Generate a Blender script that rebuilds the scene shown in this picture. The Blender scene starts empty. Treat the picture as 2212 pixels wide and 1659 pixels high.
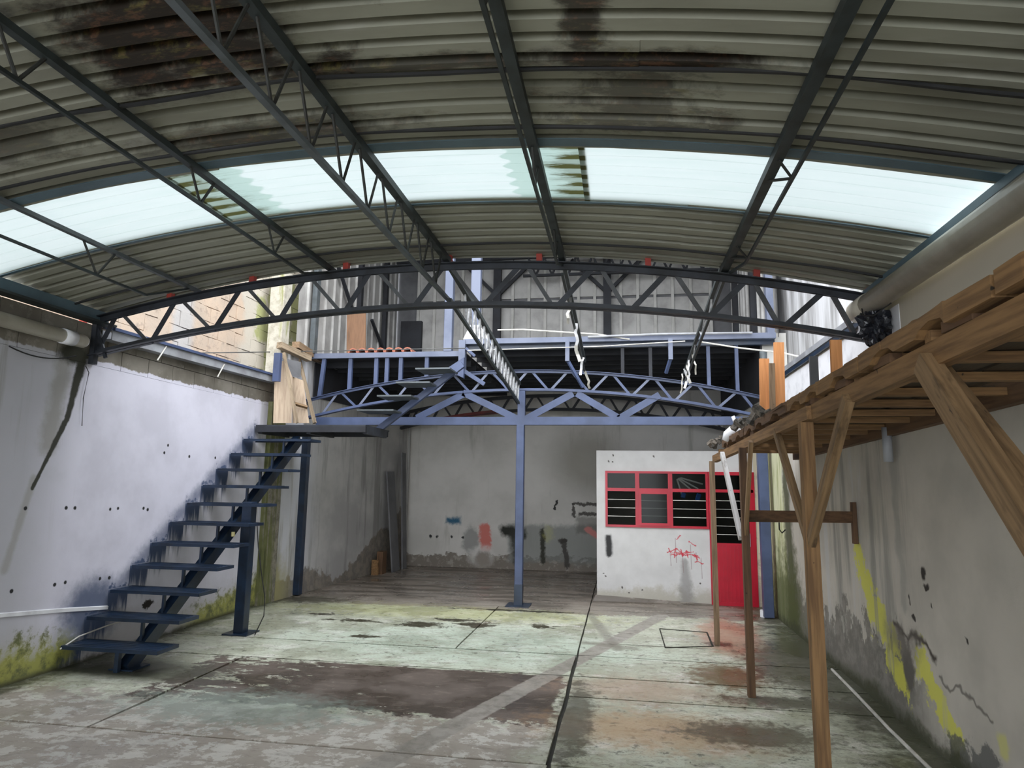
import bpy, bmesh, math, random
import numpy as np
from mathutils import Vector, Matrix, Euler
random.seed(7)
SC = bpy.context.scene
COL = SC.collection
# ------------------------------------------------------------------ camera
W_, H_ = 2212, 1659
F_ = 1440.0
CX_, CY_ = W_ / 2, H_ / 2
CAM_O = np.array([0.0, 0.0, 1.7])
_a = np.array([1342 - CX_, 1053 - CY_])
_bx = 1246 - CX_
_by = -(F_ * F_ + _a[0] * _bx) / _a[1]
_cy = np.array([_a[0], -_a[1], -F_]); _cy /= np.linalg.norm(_cy)
_cz = np.array([_bx, -_by, -F_]); _cz /= np.linalg.norm(_cz)
_cx = np.cross(_cy, _cz)
R_ = np.stack([_cx, _cy, _cz], axis=1)
def at(x, y, X=None, Y=None, Z=None):
    """point of the real plane X= / Y= / Z= that is seen at photograph pixel x, y"""
    d = R_.T @ np.array([x - CX_, -(y - CY_), -F_])
    ax, v = (0, X) if X is not None else (1, Y) if Y is not None else (2, Z)
    return Vector(CAM_O + (v - CAM_O[ax]) / d[ax] * d)
cam = bpy.data.cameras.new('camera')
cam.sensor_width = 36.0; cam.lens = F_ / W_ * 36.0
cam.clip_start = 0.05; cam.clip_end = 200
camo = bpy.data.objects.new('camera', cam); COL.objects.link(camo)
camo.matrix_world = Matrix.Translation(Vector(CAM_O)) @ Matrix(R_.T.tolist()).to_4x4()
SC.camera = camo
# ------------------------------------------------------------------ light
w = bpy.data.worlds.new('world'); SC.world = w; w.use_nodes = True
wn = w.node_tree; bg = wn.nodes['Background']
tc = wn.nodes.new('ShaderNodeTexCoord'); nz = wn.nodes.new('ShaderNodeTexNoise')
nz.inputs['Scale'].default_value = 1.6; nz.inputs['Detail'].default_value = 3
wn.links.new(tc.outputs['Generated'], nz.inputs['Vector'])
cr = wn.nodes.new('ShaderNodeValToRGB')
cr.color_ramp.elements[0].position = 0.3; cr.color_ramp.elements[0].color = (0.86, 0.92, 1.0, 1)
cr.color_ramp.elements[1].position = 0.7; cr.color_ramp.elements[1].color = (0.97, 0.98, 1.0, 1)
wn.links.new(nz.outputs['Fac'], cr.inputs['Fac']); wn.links.new(cr.outputs['Color'], bg.inputs['Color'])
bg.inputs['Strength'].default_value = 3.2
SC.view_settings.view_transform = 'Standard'
SC.view_settings.look = 'None'
SC.view_settings.gamma = 1.0
SC.view_settings.exposure = 0.78
SC.view_settings.use_curve_mapping = False

# ------------------------------------------------------------------ shader expressions
class S:
    def __init__(s, nb, sock): s.nb = nb; s.k = sock
    def _o(s, op, b, c=None): return s.nb.math(op, s, b, c)
    def __add__(s, b): return s._o('ADD', b)
    __radd__ = __add__
    def __sub__(s, b): return s._o('SUBTRACT', b)
    def __rsub__(s, b): return s.nb.math('SUBTRACT', b, s)
    def __mul__(s, b): return s._o('MULTIPLY', b)
    __rmul__ = __mul__
    def __truediv__(s, b): return s._o('DIVIDE', b)
    def max(s, b): return s._o('MAXIMUM', b)
    def min(s, b): return s._o('MINIMUM', b)
    def floor(s): return s.nb.math('FLOOR', s)
    def abs(s): return s.nb.math('ABSOLUTE', s)
    def inv(s): return 1.0 - s
class NB:
    def __init__(s, name):
        s.m = bpy.data.materials.new(name); s.m.use_nodes = True
        s.t = s.m.node_tree; s.bsdf = s.t.nodes['Principled BSDF']
        g = s.t.nodes.new('ShaderNodeNewGeometry'); s.pos = g.outputs['Position']
        sp = s.t.nodes.new('ShaderNodeSeparateXYZ'); s.t.links.new(s.pos, sp.inputs[0])
        s.X, s.Y, s.Z = [S(s, sp.outputs[i]) for i in range(3)]
    def put(s, inp, v):
        if isinstance(v, S): s.t.links.new(v.k, inp)
        elif isinstance(v, (int, float)): inp.default_value = v
        else: inp.default_value = (*v[:3], 1.0) if len(inp.default_value) == 4 else v
    def math(s, op, a, b=None, c=None):
        n = s.t.nodes.new('ShaderNodeMath'); n.operation = op
        s.put(n.inputs[0], a)
        if b is not None: s.put(n.inputs[1], b)
        if c is not None: s.put(n.inputs[2], c)
        return S(s, n.outputs[0])
    def noise(s, sc, detail=3, rough=0.55, off=(0, 0, 0), lo=None, hi=None):
        if isinstance(sc, (int, float)): sc = (sc, sc, sc)
        v = s.t.nodes.new('ShaderNodeVectorMath'); v.operation = 'MULTIPLY_ADD'
        s.t.links.new(s.pos, v.inputs[0]); v.inputs[1].default_value = sc; v.inputs[2].default_value = off
        n = s.t.nodes.new('ShaderNodeTexNoise'); n.inputs['Scale'].default_value = 1.0
        n.inputs['Detail'].default_value = detail; n.inputs['Roughness'].default_value = rough
        s.t.links.new(v.outputs[0], n.inputs['Vector'])
        r = S(s, n.outputs['Fac'])
        return r if lo is None else s.step(r, lo, hi)
    def step(s, v, lo, hi):
        n = s.t.nodes.new('ShaderNodeMapRange'); n.interpolation_type = 'SMOOTHSTEP'
        s.put(n.inputs['Value'], v)
        if lo <= hi:
            n.inputs['From Min'].default_value = lo; n.inputs['From Max'].default_value = hi
        else:
            n.inputs['From Min'].default_value = hi; n.inputs['From Max'].default_value = lo
            n.inputs['To Min'].default_value = 1; n.inputs['To Max'].default_value = 0
        return S(s, n.outputs['Result'])
    def mix(s, a, b, f):
        n = s.t.nodes.new('ShaderNodeMix'); n.data_type = 'RGBA'
        s.put(n.inputs[0], f); s.put(n.inputs[6], a); s.put(n.inputs[7], b)
        return S(s, n.outputs[2])
    def ell(s, u, v, c, r, n=None, k=0.0, soft=0.2):
        """soft ellipse mask about c, ragged by the noise n"""
        du = (u - c[0]) / r[0]; dv = (v - c[1]) / r[1]
        d = s.math('SQRT', du * du + dv * dv)
        if n is not None: d = d + (n - 0.5) * k
        return s.step(d, 1 + soft, 1 - soft)
    def seg(s, u, v, p, q, r, n=None, k=0.0, soft=0.3, r2=None):
        dx, dy = q[0] - p[0], q[1] - p[1]; L2 = dx * dx + dy * dy
        t = ((u - p[0]) * dx + (v - p[1]) * dy) / L2
        t = t.max(0.0).min(1.0)
        a = u - p[0] - t * dx; b = v - p[1] - t * dy
        d = s.math('SQRT', a * a + b * b)
        d = d / (r if r2 is None else (t * (r2 - r) + r))
        if n is not None: d = d + (n - 0.5) * k
        return s.step(d, 1 + soft, 1 - soft)
    def box(s, u, v, u0, u1, v0, v1, e=0.03, n=None, k=0.0):
        d = (u - (u0 + u1) / 2).abs() - (u1 - u0) / 2
        d = d.max((v - (v0 + v1) / 2).abs() - (v1 - v0) / 2)
        if n is not None: d = d + (n - 0.5) * k
        return s.step(d, e, -e)
    def done(s, col, rough=0.8, metal=0.0, bump=None, bs=0.3, bd=0.01):
        s.put(s.bsdf.inputs['Base Color'], col); s.put(s.bsdf.inputs['Roughness'], rough)
        s.bsdf.inputs['Metallic'].default_value = metal
        if bump is not None:
            b = s.t.nodes.new('ShaderNodeBump'); b.inputs['Strength'].default_value = bs; b.inputs['Distance'].default_value = bd
            s.put(b.inputs['Height'], bump); s.t.links.new(b.outputs[0], s.bsdf.inputs['Normal'])
        return s.m
def c8(r, g, b):
    f = lambda v: ((v / 255 + 0.055) / 1.055) ** 2.4 if v > 10 else v / 255 / 12.92
    return (f(r), f(g), f(b))

def painted(name, base, dark, rust=0.3, rough=0.5, sc=6, rustcol=(0.10, 0.045, 0.02)):
    b = NB(name)
    c = b.mix(base, dark, b.noise(sc, 4, lo=0.35, hi=0.7))
    c = b.mix(c, rustcol, b.noise(sc * 3, 5, 0.7, off=(3, 1, 8), lo=0.78 - 0.2 * rust, hi=0.95 - 0.2 * rust) * rust)
    return b.done(c, rough, 0.0, b.noise(60, 3), 0.15, 0.003)
M = {}
M['steel_dark'] = painted('dark steel', (0.030, 0.034, 0.043), (0.014, 0.015, 0.017), 0.5, 0.5)
M['steel_lite'] = painted('grey steel angle', (0.085, 0.088, 0.092), (0.05, 0.05, 0.05), 0.4, 0.45)
M['joist'] = painted('dark green grey joist', (0.032, 0.042, 0.042), (0.016, 0.02, 0.018), 0.5, 0.55)
M['joist_grey'] = painted('grey painted joist', (0.10, 0.115, 0.125), (0.06, 0.07, 0.07), 0.4, 0.5)
M['rod'] = painted('rusty rod', (0.03, 0.032, 0.028), (0.018, 0.016, 0.012), 0.8, 0.7, 20)
M['zinc'] = painted('pale zinc rod', (0.42, 0.43, 0.44), (0.2, 0.2, 0.2), 0.3, 0.45, 20)
M['blue'] = painted('blue paint', (0.066, 0.090, 0.175), (0.045, 0.062, 0.12), 0.2, 0.42, 3)
M['blue_pale'] = painted('pale blue paint', (0.145, 0.165, 0.23), (0.10, 0.12, 0.18), 0.2, 0.45, 3)
M['blue_deep'] = painted('deep blue paint', (0.014, 0.029, 0.060), (0.008, 0.015, 0.028), 0.25, 0.32, 5)
M['flash'] = painted('blue grey flashing', (0.10, 0.155, 0.185), (0.07, 0.11, 0.13), 0.25, 0.45, 3)
M['red'] = painted('red primer', (0.50, 0.07, 0.05), (0.36, 0.05, 0.04), 0.2, 0.5, 5)
M['red_dark'] = painted('old red paint', (0.16, 0.02, 0.018), (0.09, 0.015, 0.012), 0.3, 0.6, 5)
M['red_door'] = painted('crimson enamel', (0.46, 0.006, 0.026), (0.36, 0.005, 0.02), 0.08, 0.32, 3)
M['pvc'] = painted('aged pvc', (0.60, 0.56, 0.46), (0.47, 0.43, 0.34), 0.15, 0.4, 4, (0.2, 0.15, 0.08))
M['white_pl'] = painted('white plastic', (0.80, 0.80, 0.82), (0.70, 0.70, 0.72), 0.05, 0.35, 8)
M['black_pl'] = painted('black plastic', (0.02, 0.022, 0.03), (0.01, 0.01, 0.012), 0, 0.25, 8)
M['blue_pl'] = painted('bright blue plastic', (0.02, 0.16, 0.75), (0.02, 0.12, 0.6), 0, 0.4, 8)
M['gutter'] = painted('galvanised gutter', (0.34, 0.35, 0.37), (0.22, 0.22, 0.23), 0.4, 0.4, 4)
M['tin'] = painted('grey tin sheet', (0.43, 0.42, 0.40), (0.28, 0.27, 0.255), 0.4, 0.5, 2.5)
M['batten'] = painted('pale batten', (0.50, 0.49, 0.46), (0.4, 0.39, 0.36), 0.3, 0.6, 4)
M['deck_steel_and_shade'] = painted('dark deck steel and shade', (0.022, 0.024, 0.03), (0.012, 0.012, 0.015), 0.4, 0.7, 3)  # dark steel; the bands that paint shade on the rear walls use it too
M['terracotta'] = painted('terracotta', (0.42, 0.15, 0.09), (0.32, 0.11, 0.07), 0.3, 0.8, 8)
M['cable'] = painted('black cable', (0.012, 0.012, 0.012), (0.02, 0.02, 0.02), 0, 0.6)
M['wire'] = painted('grey wire', (0.09, 0.09, 0.085), (0.05, 0.05, 0.05), 0.3, 0.5)
M['hose'] = painted('white hose', (0.62, 0.60, 0.55), (0.45, 0.43, 0.38), 0.3, 0.5, 10)
M['greyboard'] = painted('grey board', (0.14, 0.14, 0.145), (0.10, 0.10, 0.105), 0.1, 0.7, 3)
M['yellow_pl'] = painted('pale yellow plastic', (0.7, 0.62, 0.3), (0.6, 0.5, 0.25), 0, 0.5)

def wood(name, a, b_, axis, wet=0.0):
    b = NB(name)
    sc = [38, 38, 38]; sc[axis] = 2.2
    g = b.noise(tuple(sc), 4, 0.6)
    c = b.mix(a, b_, b.step(g, 0.35, 0.7))
    sc2 = [7, 7, 7]; sc2[axis] = 1.1
    c = b.mix(c, tuple(v * 0.35 for v in b_), b.noise(tuple(sc2), 3, lo=0.55, hi=0.75) * (0.5 + wet))
    c = b.mix(c, (0.02, 0.014, 0.008), b.noise(22, 2, off=(4, 4, 4), lo=0.74, hi=0.80))
    return b.done(c, 0.75, 0, g, 0.5, 0.004)
M['wood_wet'] = wood('wet dark planks', (0.055, 0.035, 0.018), (0.028, 0.018, 0.010), 1)
for ax, n in enumerate('xyz'):
    M['wood_' + n] = wood('amber timber ' + n, (0.26, 0.145, 0.058), (0.13, 0.068, 0.026), ax)
    M['wood_dk_' + n] = wood('brown timber ' + n, (0.14, 0.075, 0.035), (0.075, 0.038, 0.018), ax, 0.3)
    M['wood_gr_' + n] = wood('weathered timber ' + n, (0.29, 0.195, 0.115), (0.16, 0.10, 0.055), ax)
def wood_local(name, a, b_):
    b = NB(name); tcn = b.t.nodes.new('ShaderNodeTexCoord'); b.pos = tcn.outputs['Object']
    g = b.noise((38, 38, 2.2), 4, 0.6); c = b.mix(a, b_, b.step(g, 0.35, 0.7))
    c = b.mix(c, tuple(v * 0.3 for v in b_), b.noise((9, 9, 2.5), 4, 0.7, lo=0.52, hi=0.66) * 0.7)
    c = b.mix(c, (0.02, 0.014, 0.008), b.noise((30, 30, 9), 2, off=(4, 4, 4), lo=0.70, hi=0.76))
    return b.done(c, 0.75, 0, g, 0.5, 0.004)
M['stick'] = wood_local('brown brace timber', (0.25, 0.155, 0.075), (0.13, 0.078, 0.035))
M['stick_white'] = wood_local('flaking white painted timber', (0.50, 0.49, 0.48), (0.38, 0.35, 0.32))
M['stick_pale'] = wood_local('pale batten timber', (0.36, 0.28, 0.19), (0.22, 0.16, 0.10))
M['wood_orange'] = wood('fresh orange timber', (0.72, 0.32, 0.12), (0.58, 0.24, 0.08), 2)
M['ply'] = wood('plywood', (0.50, 0.39, 0.28), (0.38, 0.28, 0.20), 2)
M['chip'] = wood('chipboard', (0.20, 0.105, 0.055), (0.16, 0.085, 0.045), 2)

# --- roof sheet
b = NB('roof sheet')
n1 = b.noise((1.2, 5, 2), 4); n2 = b.noise((6, 18, 6), 5, 0.7, off=(5, 2, 1))
c = b.mix((0.30, 0.298, 0.235), (0.235, 0.23, 0.18), b.step(n1, 0.35, 0.68))
c = b.mix(c, (0.36, 0.35, 0.30), b.noise((2, 8, 3), 3, off=(9, 0, 0), lo=0.6, hi=0.72) * 0.5)
nr = b.noise((4.5, 9, 3), 5, 0.72, off=(1, 7, 3))
rb = b.box(b.X, b.Y, -2.56, -1.55, 2.22, 2.90, 0.16, nr, 0.75).max(b.box(b.X, b.Y, -2.5, -1.25, 2.76, 2.90, 0.06, nr, 0.35))
rb = rb.max(b.ell(b.X, b.Y, (-1.1, 2.86), (0.75, 0.07), nr, 2.4, 0.5) * 0.8)
rb = rb.max(b.ell(b.X, b.Y, (0.10, 2.86), (0.55, 0.075), nr, 2.2, 0.5))
rb = rb.max(b.ell(b.X, b.Y, (-0.15, 2.55), (0.09, 0.40), nr, 3.2, 0.5) * 0.9)
rb = rb.max(b.ell(b.X, b.Y, (-1.3, 2.33), (0.35, 0.10), nr, 3.0, 0.5) * 0.7)
rb = rb.max(b.ell(b.X, b.Y, (0.10, 3.12), (0.25, 0.12), nr, 4.0, 0.5) * 0.7)
rb = rb.max(b.ell(b.X, b.Y, (0.05, 3.36), (0.40, 0.16), nr, 5.0, 0.5) * 0.6)
rb = rb.max(b.ell(b.X, b.Y, (-2.0, 3.36), (0.75, 0.10), nr, 3.0, 0.6) * 0.8)
rb = rb.max(b.ell(b.X, b.Y, (-3.5, 3.1), (0.4, 0.18), nr, 5.0, 0.5) * 0.5)
rb = rb.max(b.step(nr, 0.70, 0.80) * 0.45)
rc = b.mix((0.018, 0.012, 0.006), (0.10, 0.048, 0.024), b.noise((9, 22, 9), 6, 0.75, off=(2, 2, 2), lo=0.50, hi=0.66))
rc = b.mix(rc, (0.14, 0.12, 0.035), b.noise((5, 16, 5), 5, 0.7, off=(8, 1, 0), lo=0.56, hi=0.66) * 0.6)
c = b.mix(c, rc, rb)
c = b.mix(c, (0.55, 0.55, 0.52), b.noise((3, 26, 3), 2, off=(0, 5, 0), lo=0.70, hi=0.76) * b.step(b.Y, 4.6, 4.9) * 0.6)
M['roof'] = b.done(c, 0.55, 0.1, n2, 0.2, 0.005)
# --- translucent sheet
b = NB('fibreglass skylight')
nt = b.noise((2.0, 22, 2), 4, 0.65)
stL = b.step(b.X, -2.55 + 0.0, -3.02) * b.step(b.X, -3.10, -2.98)
nn = b.noise((2.2, 15, 1), 5, 0.75, off=(3, 0, 0))
mossL = b.step(b.X + (nn - 0.5) * 1.0, -2.60, -2.92) * b.step(b.X, -3.02, -2.99)
mossC = b.step(b.X + (nn - 0.5) * 0.9, -0.48, -0.28) * b.step(b.X, -0.19, -0.21)
wav = b.step(b.math('SINE', b.Y * (2 * math.pi / 0.13)) + (nn - 0.5) * 1.5, -0.3, 0.6)
moss = (mossL.max(mossC) * (0.45 + wav * 0.65)).min(1.0)
tcol = b.mix((0.88, 0.97, 0.96), (0.80, 0.92, 0.90), b.step(nt, 0.4, 0.7))
wv2 = (b.math('SINE', b.Y * (2 * math.pi / 0.13)) * 0.03)
overlap_dim = (b.step(b.X, -3.02, -3.01) * b.step(b.X + wv2, -2.50, -2.54)).max(b.step(b.X, -0.21, -0.22) * b.step(b.X + wv2, -0.73, -0.71))
tcol = b.mix(tcol, (0.56, 0.74, 0.68), overlap_dim)  # dimmer light through doubled sheets, painted as a green tint
tcol = b.mix(tcol, (0.08, 0.085, 0.03), moss)
tr = b.t.nodes.new('ShaderNodeBsdfTranslucent'); b.put(tr.inputs['Color'], tcol)
tp = b.t.nodes.new('ShaderNodeBsdfTransparent'); tp.inputs['Color'].default_value = (0.8, 0.9, 0.88, 1)
df = b.t.nodes.new('ShaderNodeBsdfDiffuse'); b.put(df.inputs['Color'], b.mix((0.45, 0.52, 0.50), (0.10, 0.10, 0.05), moss))
m1 = b.t.nodes.new('ShaderNodeMixShader'); m1.inputs[0].default_value = 0.82
b.t.links.new(tr.outputs[0], m1.inputs[1]); b.t.links.new(df.outputs[0], m1.inputs[2])
m2 = b.t.nodes.new('ShaderNodeMixShader'); m2.inputs[0].default_value = 0.0
b.t.links.new(m1.outputs[0], m2.inputs[1]); b.t.links.new(tp.outputs[0], m2.inputs[2])
b.t.links.new(m2.outputs[0], b.t.nodes['Material Output'].inputs['Surface'])
M['skylight'] = b.m

# --- floor
b = NB('painted concrete floor')
X, Y = b.X, b.Y
nf = b.noise(9, 6, 0.72); nm = b.noise((1.3, 1.3, 1), 4, 0.6, off=(4, 2, 0)); ns = b.noise((30, 36, 10), 5, 0.75, off=(1, 5, 2))
nl = b.noise((5, 14, 3), 6, 0.75, off=(3, 3, 3))
raw = b.mix((0.27, 0.235, 0.195), (0.16, 0.135, 0.105), b.step(nm, 0.38, 0.65))
raw = b.mix(raw, (0.36, 0.33, 0.285), b.step(ns, 0.5, 0.62) * 0.6)
paint = b.mix((0.55, 0.57, 0.46), (0.42, 0.43, 0.32), b.step(nm, 0.35, 0.62))
paint = b.mix(paint, (0.66, 0.64, 0.56), b.step(b.noise((3, 4, 1), 5, 0.7, off=(7, 7, 0)), 0.5, 0.66))
paint = b.mix(paint, (0.40, 0.51, 0.43), b.ell(X, Y, (-1.6, 7.4), (1.9, 0.9), nm, 1.0, 0.5) * 0.45)
paint = b.mix(paint, (0.30, 0.29, 0.22), b.step(nl, 0.50, 0.60) * 0.65)
paint = b.mix(paint, (0.26, 0.25, 0.19), b.step(ns, 0.52, 0.60) * 0.55)
paint = b.mix(paint, (0.10, 0.095, 0.07), b.step(nf, 0.575, 0.635) * 0.75)
paint = b.mix(paint, (0.07, 0.065, 0.045), b.step(nl, 0.64, 0.68) * 0.8)
chip = b.noise((5, 6, 1), 8, 0.74, off=(2, 9, 4))
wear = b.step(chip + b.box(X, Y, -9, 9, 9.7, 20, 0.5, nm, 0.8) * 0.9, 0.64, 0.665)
slab = b.box(X, Y, -3.95, -0.53, 5.12, 6.33, 0.02, chip, 0.85)
slab = slab.max(b.box(X, Y, -2.9, -0.53, 5.15, 6.36, 0.02, chip, 0.20))
hole = b.step(b.noise((3.6, 7.5, 1), 8, 0.76, off=(6, 1, 9)) + b.step(X, -1.8, -3.6) * 0.10, 0.645, 0.655)
slab = slab * (1.0 - hole)
brown = b.mix((0.125, 0.095, 0.075), (0.072, 0.055, 0.043), b.step(nm, 0.35, 0.65))
brown = b.mix(brown, (0.22, 0.18, 0.145), b.step(nl, 0.52, 0.66) * 0.6)
brown = b.mix(brown, (0.05, 0.04, 0.03), b.step(ns, 0.56, 0.66) * 0.5)
front = b.step(Y + (chip - 0.5) * 2.2, 5.25, 4.95)
front = front * b.step(X + (nm - 0.5) * 1.5, -0.3, -0.7)
c = b.mix(paint, raw, wear)
fc = b.mix((0.33, 0.285, 0.24), (0.53, 0.50, 0.45), b.step(chip, 0.50, 0.53))
fc = b.mix(fc, (0.22, 0.185, 0.15), b.step(nl, 0.52, 0.66) * 0.6)
c = b.mix(c, fc, front * 0.9)
c = b.mix(c, brown, slab)
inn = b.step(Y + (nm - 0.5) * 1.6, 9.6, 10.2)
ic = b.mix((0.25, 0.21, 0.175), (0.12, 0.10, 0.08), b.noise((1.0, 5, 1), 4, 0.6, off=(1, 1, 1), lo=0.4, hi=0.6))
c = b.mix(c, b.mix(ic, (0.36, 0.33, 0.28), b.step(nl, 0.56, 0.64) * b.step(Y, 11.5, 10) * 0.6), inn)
c = b.mix(c, (0.42, 0.42, 0.10), b.ell(X, Y, (-2.6, 9.1), (2.2, 0.42), nf, 3.2, 0.6) * 0.4)
for cx, cy, rx, ry in ((-2.45, 8.25, 0.30, 0.14), (-2.1, 8.62, 0.30, 0.09), (-1.78, 8.4, 0.2, 0.16), (-2.9, 7.5, 0.16, 0.08), (-0.95, 8.5, 0.14, 0.12), (-3.9, 8.6, 0.25, 0.06), (-1.3, 9.45, 0.85, 0.06), (-3.3, 8.3, 0.3, 0.07)):
    c = b.mix(c, (0.045, 0.04, 0.022), b.ell(X, Y, (cx, cy), (rx, ry), chip, 5.5, 0.2))
strip = b.seg(X, Y, (0.52, 9.56), (-1.55, 4.0), 0.095, nf, 0.5, 0.10)
sc_ = b.mix((0.33, 0.30, 0.26), (0.23, 0.21, 0.175), b.step(nf, 0.4, 0.65))
c = b.mix(c, sc_, strip * 0.92)
c = b.mix(c, (0.18, 0.165, 0.13), b.seg(X, Y, (-0.45, 9.5), (-0.05, 7.5), 0.06, nf, 1.5, 0.5) * 0.6)
c = b.mix(c, (0.18, 0.165, 0.13), b.seg(X, Y, (-0.42, 7.75), (0.1, 7.6), 0.07, nf, 1.8, 0.5) * 0.6)
c = b.mix(c, (0.42, 0.20, 0.13), b.ell(X, Y, (1.22, 8.4), (0.34, 0.95), nf, 1.6, 0.3) * 0.7)
c = b.mix(c, (0.42, 0.25, 0.12), b.ell(X, Y, (0.25, 5.15), (0.75, 0.36), nf, 2.2, 0.6) * 0.7)
c = b.mix(c, (0.38, 0.25, 0.17), b.ell(X, Y, (0.1, 6.1), (0.6, 0.35), nf, 2.4, 0.6) * 0.6)
c = b.mix(c, (0.12, 0.07, 0.022), b.ell(X, Y, (0.95, 6.7), (0.33, 0.42), nf, 3.4, 0.4) * 0.85)
c = b.mix(c, (0.05, 0.05, 0.03), b.ell(X, Y, (-4.4, 5.75), (0.85, 0.33), nf, 0.8, 0.5) * 0.9)
c = b.mix(c, (0.22, 0.27, 0.23), b.ell(X, Y, (-2.9, 5.0), (0.9, 0.35), nf, 3.0, 0.5) * 0.65)
edge = b.step(X + (nf - 0.5) * 1.4 + (nm - 0.5) * 0.9, 1.35, 1.95).max(b.step(X + (nf - 0.5) * 0.7, -4.75, -5.05))
c = b.mix(c, (0.055, 0.058, 0.033), edge * 0.9)
for cx, cy, rx, ry in ((1.3, 6.0, 0.5, 0.16), (1.55, 7.2, 0.35, 0.9), (-0.36, 5.3, 0.14, 0.9), (1.05, 8.0, 0.14, 0.12), (0.4, 7.75, 0.5, 0.02), (-4.6, 9.6, 0.5, 0.3), (1.05, 4.6, 0.12, 0.03), (0.9, 5.2, 0.5, 0.25)):
    c = b.mix(c, (0.06, 0.055, 0.035), b.ell(X, Y, (cx, cy), (rx, ry), nf, 3.6, 0.4) * 0.8)
c = b.mix(c, (0.065, 0.058, 0.04), b.step(b.noise((4, 11, 1), 7, 0.78, off=(12, 3, 0)), 0.60, 0.64) * b.step(X, -0.7, 0.0) * 0.75)
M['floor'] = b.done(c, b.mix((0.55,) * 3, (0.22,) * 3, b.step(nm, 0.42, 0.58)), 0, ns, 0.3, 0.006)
M['joint'] = painted('floor joint dirt', (0.02, 0.019, 0.014), (0.035, 0.032, 0.022), 0.2, 0.9, 8)

# --- left wall (u = Y, v = Z)
b = NB('left wall plaster')
U, V = b.Y, b.Z
nf = b.noise(8, 5, 0.7); nm = b.noise(1.6, 4, 0.6); nst = b.noise((3, 7, 0.5), 4, 0.6, off=(0, 3, 0)); nd = b.noise((10, 22, 1.6), 4, 0.65)
white = b.mix((0.65, 0.635, 0.715), (0.56, 0.545, 0.615), b.step(nm, 0.38, 0.68))
c = b.mix(white, (0.37, 0.37, 0.385), b.step(U + (nm - 0.5) * 0.8, 5.6, 5.0) * 0.75)
c = b.mix(c, (0.27, 0.26, 0.23), b.step(nst, 0.55, 0.75) * b.step(U, 5.9, 5.3) * b.step(V, 0.9, 2.4) * 0.8)
c = b.mix(c, (0.46, 0.46, 0.46), b.step(U, 8.0, 9.2) * b.step(nst, 0.4, 0.6) * 0.8)
c = b.mix(c, (0.36, 0.34, 0.29), b.step(V + (nf - 0.5) * 0.35 + (nm - 0.5) * 0.5, 0.55, 0.12) * 0.55)
cr1 = b.seg(U, V, (5.50, 2.80), (5.40, 2.25), 0.055, nf, 1.2, 0.35, 0.028)
cr2 = b.seg(U, V, (5.40, 2.25), (5.12, 1.62), 0.028, nf, 1.4, 0.35, 0.018)
c = b.mix(c, (0.30, 0.29, 0.26), b.seg(U, V, (5.12, 1.7), (4.95, 0.95), 0.035, nf, 1.2, 0.6) * 0.7)
c = b.mix(c, (0.25, 0.24, 0.20), b.seg(U, V, (5.30, 2.75), (5.22, 2.0), 0.09, nf, 1.6, 0.7) * 0.7)
c = b.mix(c, (0.035, 0.035, 0.025), cr1.max(cr2))
# blue overspray of the stair paint
q = (U - 5.60) / 0.272
k = q.floor(); fr = q - k
ztop = (k + 1.0) * 0.207
dz = ztop - V
side = b.step(V - (U - 5.60) * (0.207 / 0.272) , 0.36, 0.16)   # nothing far above the steps
drip = b.step((nd - 0.5) * 5.0 + (0.27 - dz) / 0.13, -0.7, 1.1)
band = b.step(dz, 0.0, 0.01) * drip
above = b.step(V - ztop + (nf - 0.5) * 0.35, 0.08, 0.0) * b.step(ztop - V, 0.02, -0.01)
halo = b.step(((V - (U - 5.60) * (0.207 / 0.272)) - 0.12).abs() + (nf - 0.5) * 0.22, 0.22, 0.0)
rng = b.step(U, 5.30, 5.50) * b.step(U, 8.75, 8.55)
bl = (band.max(above) * rng).max(halo * rng * 0.72)
lowb = b.ell(U, V, (5.95, 0.45), (0.35, 0.30), nf, 0.8, 0.5) * 0.9
bl = bl.max(lowb)
c = b.mix(c, (0.030, 0.055, 0.12), bl.min(1.0) * 0.96)
# moss
mo = b.step(V - b.step(nf, 0.3, 0.8) * 0.30 + (nm - 0.5) * 0.3, 0.28, 0.10) * b.ell(U, V, (5.25, 0.0), (0.48, 2), nf, 1.0, 0.3)
mo = mo.max(b.step(V - b.step(nf, 0.3, 0.8) * 0.30 + (nm - 0.5) * 0.2 - (U - 8.2) * 0.15, 0.26, 0.08) * b.step(U, 7.0, 7.8))
c = b.mix(c, b.mix((0.30, 0.30, 0.05), (0.09, 0.10, 0.02), b.step(nf, 0.42, 0.66)), mo * 0.92)
c = b.mix(c, (0.04, 0.04, 0.02), b.step(V + (nf - 0.5) * 0.12, 0.06, 0.0) * 0.9)
# anchor holes
for px, py in ((55, 1098), (143, 1097), (162, 1097), (238, 1100), (255, 1098), (310, 1098), (319, 1101), (25, 1277), (118, 1263), (141, 1258), (216, 1250), (236, 1248), (355, 978), (363, 962), (409, 986), (465, 989)):
    p = at(px, py, X=-5.05)
    c = b.mix(c, (0.012, 0.012, 0.012), b.ell(U, V, (p.y, p.z), (0.017, 0.017), nf, 1.0, 0.3))
hp_ = at(322, 1303, X=-5.05)
c = b.mix(c, (0.02, 0.015, 0.012), b.ell(U, V, (hp_.y, hp_.z), (0.09, 0.035), nf, 4.5, 0.3))
c = b.mix(c, (0.12, 0.07, 0.05), b.ell(U, V, (hp_.y - 0.02, hp_.z - 0.33), (0.05, 0.09), nf, 3.5, 0.5) * 0.5)
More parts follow.
